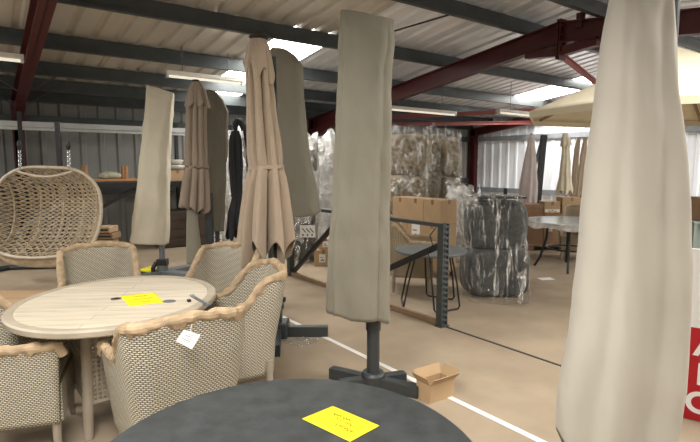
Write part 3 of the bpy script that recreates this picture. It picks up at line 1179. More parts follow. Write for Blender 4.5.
# ------------------------------------------------------------------ pale round table
t = thing('dining_table', 'round weathered pale plank table ringed by wicker armchairs', 'table', TL, ROT)
RTAB = 0.605
mb = MB()
mb.lathe([(0, 0.704), (RTAB - 0.055, 0.704), (RTAB - 0.055, 0.742), (0, 0.742)], 96, sy=1.11)
mb.build('tabletop', 'wood_top', t, flat=True)
mb = MB()
mb.lathe([(RTAB - 0.054, 0.700), (RTAB - 0.012, 0.700), (RTAB, 0.71), (RTAB, 0.736), (RTAB - 0.01, 0.745), (RTAB - 0.054, 0.7435), (RTAB - 0.054, 0.700)], 96, sy=1.11)
mb.build('rim', 'wood_rim', t)
cs = [(-0.035, -0.37), (0.37, -0.035), (0.035, 0.37), (-0.37, 0.035)]
for x, y in cs:
    mb = MB()
    mb.tube([(x * 0.95, y * 0.95, 0.70), (x * 0.98, y * 0.98, 0.5), (x, y, 0.3), (x * 1.04, y * 1.04, 0.0)], [0.032, 0.03, 0.03, 0.028], 14)
    mb.build('leg', 'post', t)
for (a, b) in zip(cs, cs[1:] + cs[:1]):
    a, b = Vector((*a, 0)), Vector((*b, 0))
    mb = MB()
    z0, z1 = 0.21, 0.69
    n = 20
    for k in range(1, n):
        p = a.lerp(b, k / n)
        mb.bar(p + ZZ * z0, p + ZZ * z1, 0.009, 0.006, up=(b - a).cross(ZZ))
    nz = 17
    for k in range(nz + 1):
        z = z0 + (z1 - z0) * k / nz
        r_ = 0.013 if k in (0, nz) else 0.006
        mb.bar(a + ZZ * z, b + ZZ * z, 0.009 if k not in (0, nz) else 0.02, r_ * 1.4)
    mb.build('lattice_panel', 'post', t)


def plate(px, py, z, sx, sy, th, name, label, cat, m, rz=0.0):
    o = MB()
    o.lathe([(0, 0), (1, 0), (1, th), (0, th)], 24, sx=sx, sy=sy)
    return tag(o.build(name, m, None, loc=W(px, py, z), rz=ROT + rz, flat=True), label, cat)


plate(116, 299.5, 0.7425, 0.032, 0.03, 0.006, 'parasol_hole_plug', 'small chrome plug in the pale table left of the yellow note', 'plug', 'chrome')
plate(169.5, 301.5, 0.7425, 0.038, 0.03, 0.005, 'parasol_hole_plug', 'small grey plug in the pale table right of the yellow note', 'plug', 'steel')
t = thing('metal_bracket', 'grey metal bracket lying near the right edge of the pale table', 'bracket', W(199, 299, 0.7425), 0)
mb = MB()
a = W(192, 294.5, 0.755) - t.location
b = W(209, 304, 0.755) - t.location
mb.bar(a - ZZ * 0.0095, b - ZZ * 0.0095, 0.024, 0.005)
mb.bar(a + (b - a) * 0.25 - ZZ * 0.005, b - ZZ * 0.005, 0.008, 0.006)
mb.build('arm', 'steel', t)
mb = MB()
mb.tube([a + Vector((0, 0, -0.007)), a + Vector((0, 0, 0.0))], 0.016, 14)
mb.build('eye', 'galv_light', t)
mb = MB()
c = W(189, 300.5, 0.75) - t.location
mb.box(c, (0.02, 0.02, 0.015))
mb.build('stud', 'black', t)


# ------------------------------------------------------------------ yellow notes
def squiggle(mb, o, u, v, w, h, seed, nrm, th=0.0016, loops=6):
    rnd = random.Random(seed)
    pts = []
    n = loops * 4
    for i in range(n + 1):
        f = i / n
        y = h * (0.5 + 0.42 * math.sin(f * loops * 2 * PI + rnd.uniform(-0.5, 0.5)) * rnd.uniform(0.45, 1.0))
        pts.append(o + u * (w * f) + v * y + nrm * 0.0012)
    mb.tube(pts, th, 4)


def note(px, z, label, lines, seed, lift=(0, 0, 0, 0), th=0.0014):
    """px: four corners in the photograph: left, back, right, front"""
    P = [W(x, y, z) + ZZ * l for (x, y), l in zip(px, lift)]
    c = sum(P, Vector()) / 4
    c.z = z
    t = thing('price_note', label, 'note', c)
    Q = [p - c for p in P]
    mb = MB()
    n = 8
    G = []
    for i in range(n + 1):
        row = []
        for j in range(n + 1):
            f, g = i / n, j / n
            p = Q[0].lerp(Q[1], f).lerp(Q[3].lerp(Q[2], f), g)
            p.z += 0.004 * math.sin(PI * g) * math.sin(PI * f) + 0.0012
            row.append(p)
        G.append(row)
    mb.grid(G)
    o = mb.build('paper', 'yellow', t, flat=False)
    solid(o, 0.0008)
    mb = MB()
    for (o0, o1, vv, hh, lp_, sd) in lines:
        f = lambda a_, b_: Q[0].lerp(Q[3], a_).lerp(Q[1].lerp(Q[2], a_), b_)
        A = f(o0, vv)
        B = f(o1, vv)
        Cc = f(o0, vv + hh)
        A.z = B.z = Cc.z = 0.0052
        squiggle(mb, A, (B - A).normalized(), (Cc - A).normalized(), (B - A).length, (Cc - A).length, sd, ZZ, th, lp_)
    mb.build('handwriting', 'ink', t)
    return t


note([(302, 419), (333, 406.3), (379.5, 426), (350, 442)], 0.741, 'bright yellow handwritten note on the black round table',
     [(0.22, 0.62, 0.60, 0.14, 6, 3), (0.38, 0.72, 0.47, 0.12, 5, 5), (0.5, 0.56, 0.22, 0.2, 1, 6), (0.58, 0.86, 0.24, 0.16, 4, 8)], 1)
note([(129, 306.5), (120.5, 296), (155, 292.5), (164, 302.5)], 0.7425, 'yellow price note on the pale round table',
     [(0.3, 0.7, 0.62, 0.16, 5, 3), (0.25, 0.8, 0.36, 0.16, 6, 4), (0.4, 0.7, 0.12, 0.16, 3, 9)], 2)
note([(134, 270.5), (150, 266.5), (159, 266), (150, 272.5)], 0.074, 'yellow note on the base of the cream covered parasol',
     [(0.3, 0.7, 0.5, 0.2, 4, 3)], 3, th=0.002)

# ------------------------------------------------------------------ black round table
TB = V(-0.185, 1.365)
t = thing('round_table', 'black slate-look round table nearest the camera with a yellow note', 'table', TB, ROT)
mb = MB()
mb.lathe([(0, 0.716), (0.575, 0.716), (0.583, 0.722), (0.583, 0.734), (0.576, 0.74), (0, 0.74)], 120)
mb.build('tabletop', 'slate', t)
mb = MB()
mb.lathe([(0.40, 0.68), (0.43, 0.68), (0.43, 0.716), (0.40, 0.716), (0.40, 0.68)], 60)
mb.build('frame_ring', 'dark_metal', t)
for k in range(4):
    a = PI / 4 + k * PI / 2
    mb = MB()
    mb.bar((0.40 * math.cos(a), 0.40 * math.sin(a), 0.70), (0.43 * math.cos(a), 0.43 * math.sin(a), 0.0), 0.04, 0.04, up=(math.cos(a), math.sin(a), 0), bevel=0.004)
    mb.build('leg', 'dark_metal', t)

# ------------------------------------------------------------------ open cardboard box on the floor
A, B, C_ = W(430, 404), W(416.5, 397), W(456.5, 397)
e1, e2 = (B - A), (C_ - A)
e2 = e2 - e1.normalized() * e2.dot(e1.normalized()) * 0.6
t = thing('cardboard_box', 'small open cardboard box on the floor across the white line', 'box', A + (e1 + e2) / 2)
A0 = -(e1 + e2) / 2
H = 0.125
mb = MB()
crn = [A0, A0 + e2, A0 + e1 + e2, A0 + e1]
for p, q in zip(crn, crn[1:] + crn[:1]):
    mb.bar(p + ZZ * H / 2, q + ZZ * H / 2, 0.005, H)
mb.bar(A0 + e1 / 2 + ZZ * 0.004, A0 + e1 / 2 + e2 + ZZ * 0.004, e1.length, 0.005)
mb.build('body', 'card', t)
for i, (p, q) in enumerate(zip(crn, crn[1:] + crn[:1])):
    mid = (p + q) / 2
    outw = Vector((mid.x, mid.y, 0)).normalized()
    dirv = (ZZ * 0.95 + outw * (0.75, 0.6, 0.35, 0.6)[i]).normalized() * 0.072
    mb = MB()
    vs = [mb.bm.verts.new(v) for v in (p + ZZ * H, q + ZZ * H, q + ZZ * H + dirv + (q - p).normalized() * 0.008, p + ZZ * H + dirv - (q - p).normalized() * 0.008)]
    mb.quad(vs)
    solid(mb.build('flap', 'card_in' if i in (2,) else 'card', t, flat=True), 0.004)
mb = MB()
outw = Vector((-e2.y, e2.x, 0)).normalized()
if outw.dot(A0) < 0:
    outw = -outw
p = crn[0] + outw * 0.02 + ZZ * (H + 0.06)
q = crn[1] + outw * 0.02 + ZZ * (H + 0.06)
o = (ZZ * 0.95 + outw * 0.42).normalized()
mid_o = Vector((crn[0].x + crn[1].x, crn[0].y + crn[1].y, 0)).normalized()
dv = (ZZ * 0.95 + mid_o * 0.75).normalized()
p = crn[0] + ZZ * H + dv * 0.062 + mid_o * 0.004
q = crn[1] + ZZ * H + dv * 0.062 + mid_o * 0.004
mb.bar(p, q, 0.003, 0.018, up=dv)
mb.build('tape', 'tape', t)

# clear plastic offcut on the floor by the parasol base
t = W(301, 342)
mb = MB()
n = 30
P = []
for i in range(n):
    th = 2 * PI * i / n
    P.append([Vector((0.16 * f * math.cos(th) * (1 + 0.12 * math.sin(3 * th)), 0.11 * f * math.sin(th), 0.006 + 0.014 * (1 - f) + 0.006 * math.sin(5 * th + 6 * f))) for f in (0.02, 0.3, 0.6, 0.85, 1.0)])
mb.grid(P, closed_u=True)
o = tag(mb.build('plastic_bag', 'wrap_dark', None, flat=False, loc=t, rz=ROT), 'crumpled clear plastic bag on the carpet under the parasol base', 'bag')

# ------------------------------------------------------------------ perforated rack end frame
P1, P2 = W(291, 275), W(441.5, 326)
c = (P1 + P2) / 2
t = thing('rack_frame', 'low perforated grey steel rack frame standing on the carpet joint behind the tall cover', 'rack', c)
a, b = P1 - c, P2 - c
dr = (b - a).normalized()
nr = dr.cross(ZZ)
mid = a.lerp(b, 0.42)
HR = 1.03


def upright(base, h, m='galv'):
    mb = MB()
    wd = 0.085
    mtx = Matrix((nr, -dr, ZZ)).transposed().to_4x4()
    mtx.translation = base

    def bx(c, s):
        mb.box(None, s, mtx=mtx @ Matrix.Translation(Vector(c)))
    for f in (-1, 1):                                   # the two slotted faces of the channel
        yy = f * 0.036
        for x in (-0.037, 0.0, 0.037):
            bx((x, yy, h / 2), (0.012, 0.004, h))
        n = int(h / 0.055)
        for k in range(n + 1):
            for x, o_ in ((-0.0185, 0), (0.0185, 0.012)):
                bx((x, yy, min(h - 0.01, 0.012 + k * 0.055 + o_)), (0.026, 0.004, 0.022))
    bx((0.042, 0, h / 2), (0.004, 0.072, h))
    bx((-0.042, 0, h / 2), (0.004, 0.072, h))
    bx((0, 0, h / 2), (0.08, 0.004, h))
    bx((0, 0, 0.004), (0.12, 0.10, 0.008))
    return mb.build('upright', m, t)


for p in (a, mid, b):
    upright(p, HR)
mb = MB(); mb.bar(a + ZZ * (HR - 0.02), b + ZZ * (HR - 0.02), 0.05, 0.035); mb.build('top_rail', 'galv', t)
mb = MB(); mb.bar(a + ZZ * 0.03, b + ZZ * 0.03, 0.05, 0.05); mb.build('base_rail', 'timber', t)
mb = MB(); mb.bar(a + ZZ * 0.05 + dr * 0.05 - nr * 0.01, mid + ZZ * 0.95 - nr * 0.01, 0.035, 0.06); mb.build('brace', 'black', t)
mb = MB(); mb.bar(mid + ZZ * 0.05 + dr * 0.05 - nr * 0.01, b + ZZ * 0.83 - nr * 0.01, 0.035, 0.06); mb.build('brace', 'black', t)
mb = MB(); mb.tube([b + ZZ * 0.98 - dr * 0.1, b + ZZ * 0.9 - dr * 0.16 + nr * 0.02, b + ZZ * 0.8 - dr * 0.14, b + ZZ * 0.72 - dr * 0.19 + nr * 0.02, b + ZZ * 0.62 - dr * 0.15], 0.006, 6); mb.build('strap', 'black', t)

# ------------------------------------------------------------------ grey table with hairpin legs behind the rack
Tg = V(0.92, 5.62)
t = thing('side_table', 'low round grey table with black loop legs behind the perforated rack', 'table', Tg, ROT)
mb = MB(); mb.lathe([(0, 0.615), (0.385, 0.615), (0.405, 0.63), (0.405, 0.645), (0.385, 0.648), (0, 0.648)], 60); mb.build('tabletop', 'steel', t)
for k in range(3):
    ang = rad(-90 + 120 * k + 28)
    u = Vector((math.cos(ang), math.sin(ang), 0))
    v = Vector((-u.y, u.x, 0))
    mb = MB()
    mb.tube([u * 0.18 + v * 0.15 + ZZ * 0.615, u * 0.26 + v * 0.17 + ZZ * 0.3, u * 0.31 + v * 0.175 + ZZ * 0.04, u * 0.315 + v * 0.15 + ZZ * 0.012, u * 0.315 - v * 0.15 + ZZ * 0.012, u * 0.31 - v * 0.175 + ZZ * 0.04, u * 0.26 - v * 0.17 + ZZ * 0.3, u * 0.18 - v * 0.15 + ZZ * 0.615], 0.0105, 8)
    mb.build('leg', 'black', t)

cb = make_chair('pale wicker armchair with brown paper, behind the rack frame before cartons', 9, 'wicker_pale', group='wicker armchairs by the cartons')
face(cb, 0.80, 6.42, 0.97, -0.10)


# ------------------------------------------------------------------ cartons
def carton(loc, sx, sy, sz, label, rz=0.0, m='card', group=None, tape=True, lab=None, axis='-x'):
    t = thing('carton', label, 'carton', loc, rz, group)
    mb = MB()
    mb.box((0, 0, sz / 2), (sx, sy, sz), bevel=0.004)
    mb.build('body', m, t)
    e = 0.0015
    if tape:
        mb = MB()
        mb.box((0, 0, sz + 0.0006), (sx * 1.0, 0.05, 0.0012))
        mb.box((-sx / 2 - 0.0006, 0, sz - 0.035), (0.0012, 0.05, 0.07))
        mb.box((0, -sy / 2 - 0.0006, sz - 0.03), (0.05, 0.0012, 0.06))
        mb.build('tape', 'tape', t)
    if lab:
        w_, h_, ox, oz = lab
        fx = -sx / 2 - 0.001
        mb = MB()
        mb.box((fx, ox, oz), (0.0016, w_, h_))
        mb.build('shipping_label', 'white_paper', t)
        mb = MB()
        for k in range(3):
            mb.box((fx - 0.0012, ox - w_ * 0.22 + k * w_ * 0.2, oz - h_ * 0.28 + 0.01 * (k % 2)), (0.001, w_ * 0.14, h_ * 0.22))
        mb.box((fx - 0.0012, ox + w_ * 0.1, oz + h_ * 0.1), (0.001, w_ * 0.5, h_ * 0.06))
        mb.build('printing', 'black_print', t)
    return t


cc = V(1.27, 6.95)
S = 0.335
names = [['right end of the top row', 'middle of the top row', 'left end of the top row'],
         ['right end of the middle row', 'middle of the middle row', 'left end of the middle row'],
         ['right end of the bottom row', 'middle of the bottom row', 'left end of the bottom row']]
t = thing('pallet', 'wooden pallet under the carton stack behind the grey side table', 'pallet', (cc.x + S / 2, cc.y + 1.5 * S, 0))
for k in range(5):
    mb = MB(); mb.box((0, -1.5 * S + 0.06 + k * (3 * S - 0.12) / 4, 0.075), (S + 0.08, 0.1, 0.02)); mb.build('board', 'timber', t)
for k in (-1, 0, 1):
    mb = MB(); mb.box((k * 0.15, 0, 0.0325), (0.07, 3 * S, 0.065)); mb.build('bearer', 'timber', t)
for r_ in range(3):
    for k in range(3):
        lab = (0.17, 0.23, (0.0, -0.01, 0.05)[k], 0.19) if (r_ == 1 and k > 0) else None
        carton((cc.x + S / 2 + random.uniform(-0.006, 0.006), cc.y + S / 2 + k * (S + 0.004), 0.086 + (2 - r_) * 0.342), S, S, 0.34,
               'brown cube carton at the ' + names[r_][k] + ' of the stack' + (', white label' if lab else ''), group='cube cartons', lab=lab)


# ------------------------------------------------------------------ plastic-wrapped furniture
def rounded(mb, c, s, seed, amp=0.04, sc=3.0, pw=0.45, n=40, m=24):
    P = []
    for i in range(n):
        th = 2 * PI * i / n
        row = []
        for j in range(m + 1):
            ph = -PI / 2 + PI * j / m
            cp = abs(math.cos(ph)) ** pw
            x = s[0] / 2 * cp * math.copysign(abs(math.cos(th)) ** pw, math.cos(th))
            y = s[1] / 2 * cp * math.copysign(abs(math.sin(th)) ** pw, math.sin(th))
            z = s[2] / 2 * math.copysign(abs(math.sin(ph)) ** pw, math.sin(ph))
            v = Vector((x, y, z)) + Vector(c)
            v += noise.noise_vector(v * sc + Vector((seed, 0, 0))) * amp
            v.z = max(v.z, 0.004)
            row.append(v)
        P.append(row)
    mb.grid(P, closed_u=True)


def bundle(px0, px1, ytop, d, label, inner='bundle_tan', wrapm='wrap', seed=0, spikes=0.12, nst=3, group='plastic-wrapped furniture bundles', lab=False, depth=0.66, lean=0.0, wr=0.045):
    R = D((px0 + px1) / 2, 280, d)
    R.z = 0
    top = D(px0, ytop, d).z
    hw = (px1 - px0) / 2 / 503 * d
    t = thing('wrapped_furniture', label, 'furniture', R, ROT, group)
    st = []
    k = 8
    rnd = random.Random(seed)
    for i in range(k + 1):
        z = top * (1 - i / k)
        st.append((max(z, 0.01), lean * z + rnd.uniform(-0.02, 0.02), 0, hw * rnd.uniform(0.9, 1.0) * (0.86 if i == 0 else 1), depth / 2 * rnd.uniform(0.9, 1), 0.05))
    hem = None
    mb = cloth_tube(st, n=110, m=80, folds=((4, 0.4), (7, 0.4), (12, 0.3)), seed=seed, power=0.55, wr=wr, wscale=4.5, top=False, twist=0.6)
    for v in mb.bm.verts:
        f = max(0.0, (v.co.z - top * 0.93) / (top * 0.07))
        if f > 0:
            v.co.z += spikes * f * noise.noise(Vector((v.co.x * 5, v.co.y * 5, seed)))
        f2 = noise.noise(v.co * 11 + Vector((seed, 1, 2)))
        v.co += Vector((f2 * 0.03, -abs(f2) * 0.03, 0))
        v.co.z = max(0.004, v.co.z)
    mb.build('film', wrapm, t, flat=False)
    hin = top * 0.95
    for i in range(nst):
        mb = MB()
        zc = hin * (i + 0.5) / nst
        rounded(mb, (lean * zc, 0.0, zc), (hw * 1.66, depth * 0.80, hin / nst * 1.02), seed + i, 0.035, 4.0, 0.4)
        mb.build('stacked_seat', inner, t, flat=False)
    if lab:
        mb = MB()
        p = D(lab[0], lab[1], d) - R
        lx, lz = p.dot(RT), p.z
        w_, h_ = lab[2] * d / 503, lab[3] * d / 503
        fy = -depth / 2 - 0.045
        mb.box((lx, fy, lz), (w_, 0.002, h_))
        mb.build('label', 'white_paper', t)
        mb = MB()
        for q in range(3):
            mb.bar((lx - w_ * 0.35 + q * w_ * 0.25, fy - 0.002, lz + h_ * 0.25), (lx - w_ * 0.1 + q * w_ * 0.25, fy - 0.002, lz - h_ * 0.1), 0.001, h_ * 0.08)
            mb.box((lx - w_ * 0.3 + q * w_ * 0.3, fy - 0.002, lz - h_ * 0.3), (w_ * 0.1, 0.001, h_ * 0.15))
        mb.build('printing', 'black_print', t)
    return t


bundle(383, 428, 128, 9.0, 'tall plastic-wrapped stack of tan wicker furniture next to the tall middle cover', seed=5, spikes=0.22)
bundle(422, 444, 129, 9.9, 'narrow plastic-wrapped tan wicker stack, middle one above the cartons', seed=8, spikes=0.25)
bundle(438, 457, 132, 9.1, 'rightmost tall plastic-wrapped wicker stack, left of the red corner post', seed=13, spikes=0.25, lean=0.0)
bundle(298, 320, 134, 9.05, 'narrow white plastic-wrapped stack right beside the leaning taupe cover', inner='bundle_grey', wrapm='wrap_white', seed=17, spikes=0.2)
bundle(311, 344, 138, 9.9, 'plastic-wrapped grey stack behind the left edge of the tall middle cover', inner='bundle_grey', wrapm='wrap_white', seed=19, spikes=0.25)
bundle(284, 319, 205, 8.35, 'low grey plastic-wrapped bundle with a white shipping label', inner='bundle_dark', wrapm='wrap', seed=23, spikes=0.08, nst=2, depth=0.5, lab=(309, 229, 15, 12))
bundle(211, 248, 132, 9.0, 'plastic-wrapped stack behind the black parasol', inner='bundle_grey', wrapm='wrap_white', seed=29, spikes=0.2, lab=(221, 236, 13, 9))
t = bundle(445, 478, 188, 8.35, 'white plastic-wrapped heap behind the right end of the carton stack', inner='bundle_grey', wrapm='wrap_white', seed=37, spikes=0.2, nst=1)

# the shiny dark wrapped armchairs
d = 6.1
Rw = D(493, 305, d); Rw.z = 0
t = thing('wrapped_armchairs', 'dark grey armchairs stood on end in shiny stretch film beside the grey side table', 'armchairs', Rw, ROT)
st = px_stations(Rw, d - 0.2, [(195, 460, 519, 0.03, 0.5), (199, 458, 521, 0.03, 0.7), (220, 458, 523, 0.03, 0.75), (236, 461, 523.5, 0.03, 0.75), (252, 461, 525, 0.03, 0.75), (275, 463, 527, 0.03, 0.75), (295, 465, 527.5, 0.03, 0.75), (304, 466, 526, 0.03, 0.7)])
mb = cloth_tube(st, n=130, m=100, folds=((5, 0.4), (9, 0.4), (14, 0.3)), seed=77, power=0.6, wr=0.03, wscale=6, twist=0.5)
for v in mb.bm.verts:
    f2 = noise.noise(v.co * 14 + Vector((3, 1, 2)))
    v.co.y -= abs(f2) * 0.02
    v.co.z = max(0.006, v.co.z)
mb.build('film', 'wrap_dark', t, flat=False)
zt = st[0][0]
mb = MB(); rounded(mb, (0.0, 0.0, zt * 0.24), (0.80, 0.48, zt * 0.47), 3, 0.02, 3, 0.42); mb.build('armchair', 'bundle_dark', t, flat=False)
mb = MB(); rounded(mb, (0.0, 0.02, zt * 0.70), (0.74, 0.46, zt * 0.50), 5, 0.02, 3, 0.55); mb.build('armchair', 'bundle_dark', t, flat=False)
mb = MB(); mb.box((0.02, 0, zt - 0.035), (0.60, 0.30, 0.03), bevel=0.01); mb.build('frame_edge', 'galv', t)

# small cartons in the gap
q = D(324, 265, 7.95); q.z = 0
carton(q, 0.26, 0.30, 0.26, 'small brown carton on the floor behind the left brace of the rack frame', ROT + rad(90), lab=(0.1, 0.13, 0.02, 0.13), group='small labelled cartons')
carton(Vector((q.x, q.y, 0.262)) + RT * 0.03, 0.2, 0.22, 0.17, 'smaller white-labelled carton sitting on another behind the rack brace', ROT + rad(90), lab=(0.09, 0.09, 0.0, 0.09), group='small labelled cartons')

# ------------------------------------------------------------------ hanging basket seat at the left
d = 6.7
RS = D(52, 290, d); RS.z = 0
t = thing('hanging_chair', 'wide double hanging basket seat of open rattan weave at the left edge', 'hanging chair', RS, ROT)
# rim outline, as seen from the front, in metres around the seat centre
cz = D(52, 211, d).z
s = d / 503
outl = []
prof = [(x_ * 1.09 + 2.5, y_ * 1.02) for x_, y_ in [(-52, 0), (-52, -14), (-49, -28), (-40, -37), (-26, -42), (-10, -43.5), (6, -43), (22, -41), (38, -37.5), (47, -28), (51.5, -10), (51, 8), (47, 22), (38, 33), (28, 39), (18, 42), (0, 43), (-18, 43), (-30, 40), (-41, 32), (-48, 18)]]


def cr_spline(pts, sub):
    out = []
    n = len(pts)
    for i in range(n):
        p0, p1, p2, p3 = (Vector(pts[(i + k - 1) % n]) for k in range(4))
        for k in range(sub):
            f = k / sub
            out.append(0.5 * ((2 * p1) + (-p0 + p2) * f + (2 * p0 - 5 * p1 + 4 * p2 - p3) * f * f + (-p0 + 3 * p1 - 3 * p2 + p3) * f ** 3))
    return out


ol = cr_spline([(x * s, y * s, 0) for x, y in prof], 5)
rimp = [Vector((p.x, -0.10 - 0.16 * (-(p.y) / 0.6), cz + p.y)) for p in ol]
mb = MB(); mb.tube(rimp, 0.021, 10, closed=True); mb.build('rim', 'rattan', t)
# bowl: depth grows from the rim to a deep belly
NO = len(ol)


def rim_r(ang):
    best, br = None, 0
    for p_ in ol:
        a_ = math.atan2(p_.y, p_.x)
        dd = abs((a_ - ang + PI) % (2 * PI) - PI)
        if best is None or dd < best:
            best, br = dd, math.hypot(p_.x, p_.y)
    return br


RRT = [rim_r(2 * PI * k / 180) for k in range(180)]


def bowl(x, z):
    """a point of the basket behind the rim plane, None outside"""
    rr_ = math.hypot(x, z)
    R_ = RRT[int(round(math.atan2(z, x) / (2 * PI) * 180)) % 180]
    q_ = rr_ / R_
    if q_ > 1.0:
        return None
    y0 = -0.10 + 0.16 * z / 0.6
    return Vector((x, y0 + 0.48 * (1 - q_ ** 3.2), cz + z - 0.06 * (1 - q_ ** 3)))


def weave_lines(ang, step, r0, mb):
    ca_, sa_ = math.cos(ang), math.sin(ang)
    k = -0.9
    while k < 0.9:
        run = []
        u_ = -1.0
        while u_ < 1.0:
            p_ = bowl(u_ * ca_ - k * sa_, u_ * sa_ + k * ca_)
            if p_ is None:
                if len(run) > 1:
                    mb.tube(run, r0, 4, cap=False)
                run = []
            else:
                run.append(p_)
            u_ += 0.03
        k += step


mb = MB()
weave_lines(rad(32), 0.046, 0.0085, mb)
weave_lines(rad(-32), 0.046, 0.0085, mb)
weave_lines(0, 0.052, 0.007, mb)
mb.build('weave', 'rattan_brown', t, flat=False)
mb = MB()
for xx in (-0.55, -0.3, 0.0, 0.3, 0.55):
    run = [bowl(xx, -0.6 + k * 0.03) for k in range(40)]
    run = [p_ for p_ in run if p_]
    mb.tube(run, 0.013, 6)
mb.build('ribs', 'rattan_brown', t, flat=False)
# curved top rail dipping under the rim
mb = MB(); mb.tube([Vector((-28 * s + 56 * s * k / 14, -0.0 + 0.02, cz + 40 * s - 5.5 * s * math.sin(PI * k / 14))) for k in range(15)], 0.016, 8); mb.build('top_rail', 'rattan', t)
# dense woven band under the front lip
mb = MB()
lo = [p for p in rimp if p.z < cz - 0.42]
lo.sort(key=lambda p: p.x)
mb.grid([[p + Vector((0, 0.03, -0.01)), p + Vector((0, 0.10, -0.14)), p + Vector((0, 0.3, -0.19))] for p in lo])
solid(mb.build('lower_band', 'rattan_brown', t, flat=False), 0.012)
# chains, straps, stand
for px in (19, 68):
    p0 = lp(px + 1, 168, RS, d)
    p1 = lp(px + 0.5, 150, RS, d)
    p2 = lp(px, 141, RS, d)
    mb = MB()
    for k in range(8):
        c = p0.lerp(p1, k / 8) + Vector((0, 0, 0))
        loop = [c + Vector((0.016 * math.cos(a_) * (1 if k % 2 else 0.2), 0.016 * math.cos(a_) * (0.2 if k % 2 else 1), 0.026 * math.sin(a_) + 0.02)) for a_ in [2 * PI * q_ / 10 for q_ in range(10)]]
        mb.tube(loop, 0.005, 5, closed=True)
    mb.build('chain', 'chrome', t)
    mb = MB(); mb.tube([p1, p1.lerp(p2, 0.5), p2], [0.02, 0.03, 0.022], 8); mb.build('strap', 'black', t)
    mb = MB(); mb.tube([p2, p2 + Vector((0, 0.5, 0.12)), lp(57, 126, RS, 8.0)], 0.0016, 5); mb.build('cord', 'black', t)
m0 = lp(57, 122, RS, 8.0)
mb = MB(); mb.bar((m0.x, m0.y, 0.03), m0, 0.05, 0.06); mb.build('mast', 'black', t)
b0 = lp(21, 266, RS, 7.55)
mb = MB()
e = [lp(-25, 285, RS, 7.0), lp(-6, 272, RS, 7.3), lp(1, 267.5, RS, 7.45), lp(10, 266, RS, 7.55), lp(40, 264, RS, 7.6), lp(70, 262.5, RS, 7.7), lp(88, 263, RS, 7.6), lp(98, 268, RS, 7.2)]
for q_ in e:
    q_.z = 0.04
mb.tube(e, 0.04, 10)
mb.build('base_frame', 'dark_metal', t)
mb = MB(); mb.tube([(b0.x, b0.y, 0.05), (b0.x, b0.y + 0.05, 0.6), (m0.x, m0.y, 1.0)], 0.035, 10); mb.build('support_post', 'steel', t)

# flat cardboard sheet under the seat
t = thing('cardboard_sheet', 'flat cardboard sheet on the floor at the left below the hanging seat', 'cardboard', W(8, 300), ROT)
mb = MB(); mb.box((-0.25, 0, 0.004), (2.1, 0.85, 0.008)); mb.build('sheet', 'card_in', t)
mb = MB(); mb.box((-0.25, 0.05, 0.0085), (2.1, 0.012, 0.001)); mb.build('crease', 'card_dark', t)

# ------------------------------------------------------------------ racking along the left wall
YR = 9.75


def onrack(px, y=YR):
    r = ray(px, 221)
    return r.x * y / r.y


t = thing('pallet_racking', 'dark pallet racking with a shelf along the grey wall at the left', 'rack', (1.5, YR, 0))
xs = [-2.2, 0.62, 3.42]
for x in xs:
    mb = MB(); mb.bar((x - 1.5, -0.02, 0), (x - 1.5, -0.02, 2.45), 0.08, 0.06); mb.build('upright', 'black', t)
    mb = MB(); mb.bar((x - 1.5, 0.95, 0), (x - 1.5, 0.95, 2.45), 0.08, 0.06); mb.build('upright', 'black', t)
mb = MB(); mb.box((0.0, 0.0, 2.26), (7.4, 0.05, 0.085)); mb.box((0, 0.012, 2.19), (7.4, 0.03, 0.05)); mb.build('beam', 'galv_light', t)
mb = MB(); mb.box((0.0, 0.0, 1.23), (7.4, 0.05, 0.10)); mb.build('beam', 'black', t)
mb = MB(); mb.box((0.0, 0.48, 1.287), (7.4, 0.94, 0.014)); mb.build('shelf_board', 'galv', t)
mb = MB(); mb.bar((onrack(103) - 1.5, 0.05, 0.85), (onrack(140) - 1.5, 0.05, 1.18), 0.04, 0.06); mb.build('brace', 'black', t)

sh = 1.296
x = onrack(104)
t = thing('wooden_stool', 'orange wooden stool upside down on the shelf, its stub legs up', 'stool', (onrack(111, 9.95), 9.95, sh), 0)
mb = MB(); mb.box((0.0, 0, 0.03), (0.95, 0.36, 0.05), bevel=0.012); mb.build('seat', 'orange_wood', t)
for sx in (-0.38, 0.27):
    for sy in (-0.12, 0.12):
        mb = MB(); mb.tube([(sx, sy, 0.05), (sx * 1.03, sy, 0.29)], [0.036, 0.03], 14); mb.build('leg', 'orange_wood', t)
mb = MB(); mb.tube([(0.46, -0.15, 0.02), (0.55, -0.19, 0.0), (0.60, -0.23, -0.08), (0.60, -0.24, -0.16)], [0.03, 0.035, 0.04, 0.03], 10); mb.build('curved_rail', 'orange_wood', t)
t = thing('folded_cloth', 'crumpled green and white cloth in the upturned stool on the shelf', 'cloth', (onrack(112, 9.9), 9.9, sh + 0.058), 0)
mb = MB(); rounded(mb, (0, 0, 0.055), (0.42, 0.22, 0.13), 4, 0.03, 7, 0.8); mb.build('cloth', 'green_cloth', t, flat=False)
xb = onrack(177, 9.95)
t2 = carton((xb, 9.95, sh), 0.42, 0.3, 0.20, 'small brown carton on the wall shelf under two pale bowls', 0)
for k, (dz, r_) in enumerate(((0.0, 0.17), (0.105, 0.15))):
    t = thing('bowl', ('wide pale bowl lying on the shelf carton' if k == 0 else 'pale bowl stacked on top of another above the shelf carton'), 'bowl', (xb + 0.01, 9.93, sh + 0.202 + dz), group='pale bowls on the shelf')
    mb = MB(); mb.lathe([(0, 0.0), (r_ * 0.5, 0.0), (r_ * 0.9, 0.035), (r_, 0.075), (r_ * 0.96, 0.098), (r_ * 0.8, 0.100), (r_ * 0.5, 0.085), (0, 0.08)], 28); mb.build('body', 'ceramic', t, flat=False)
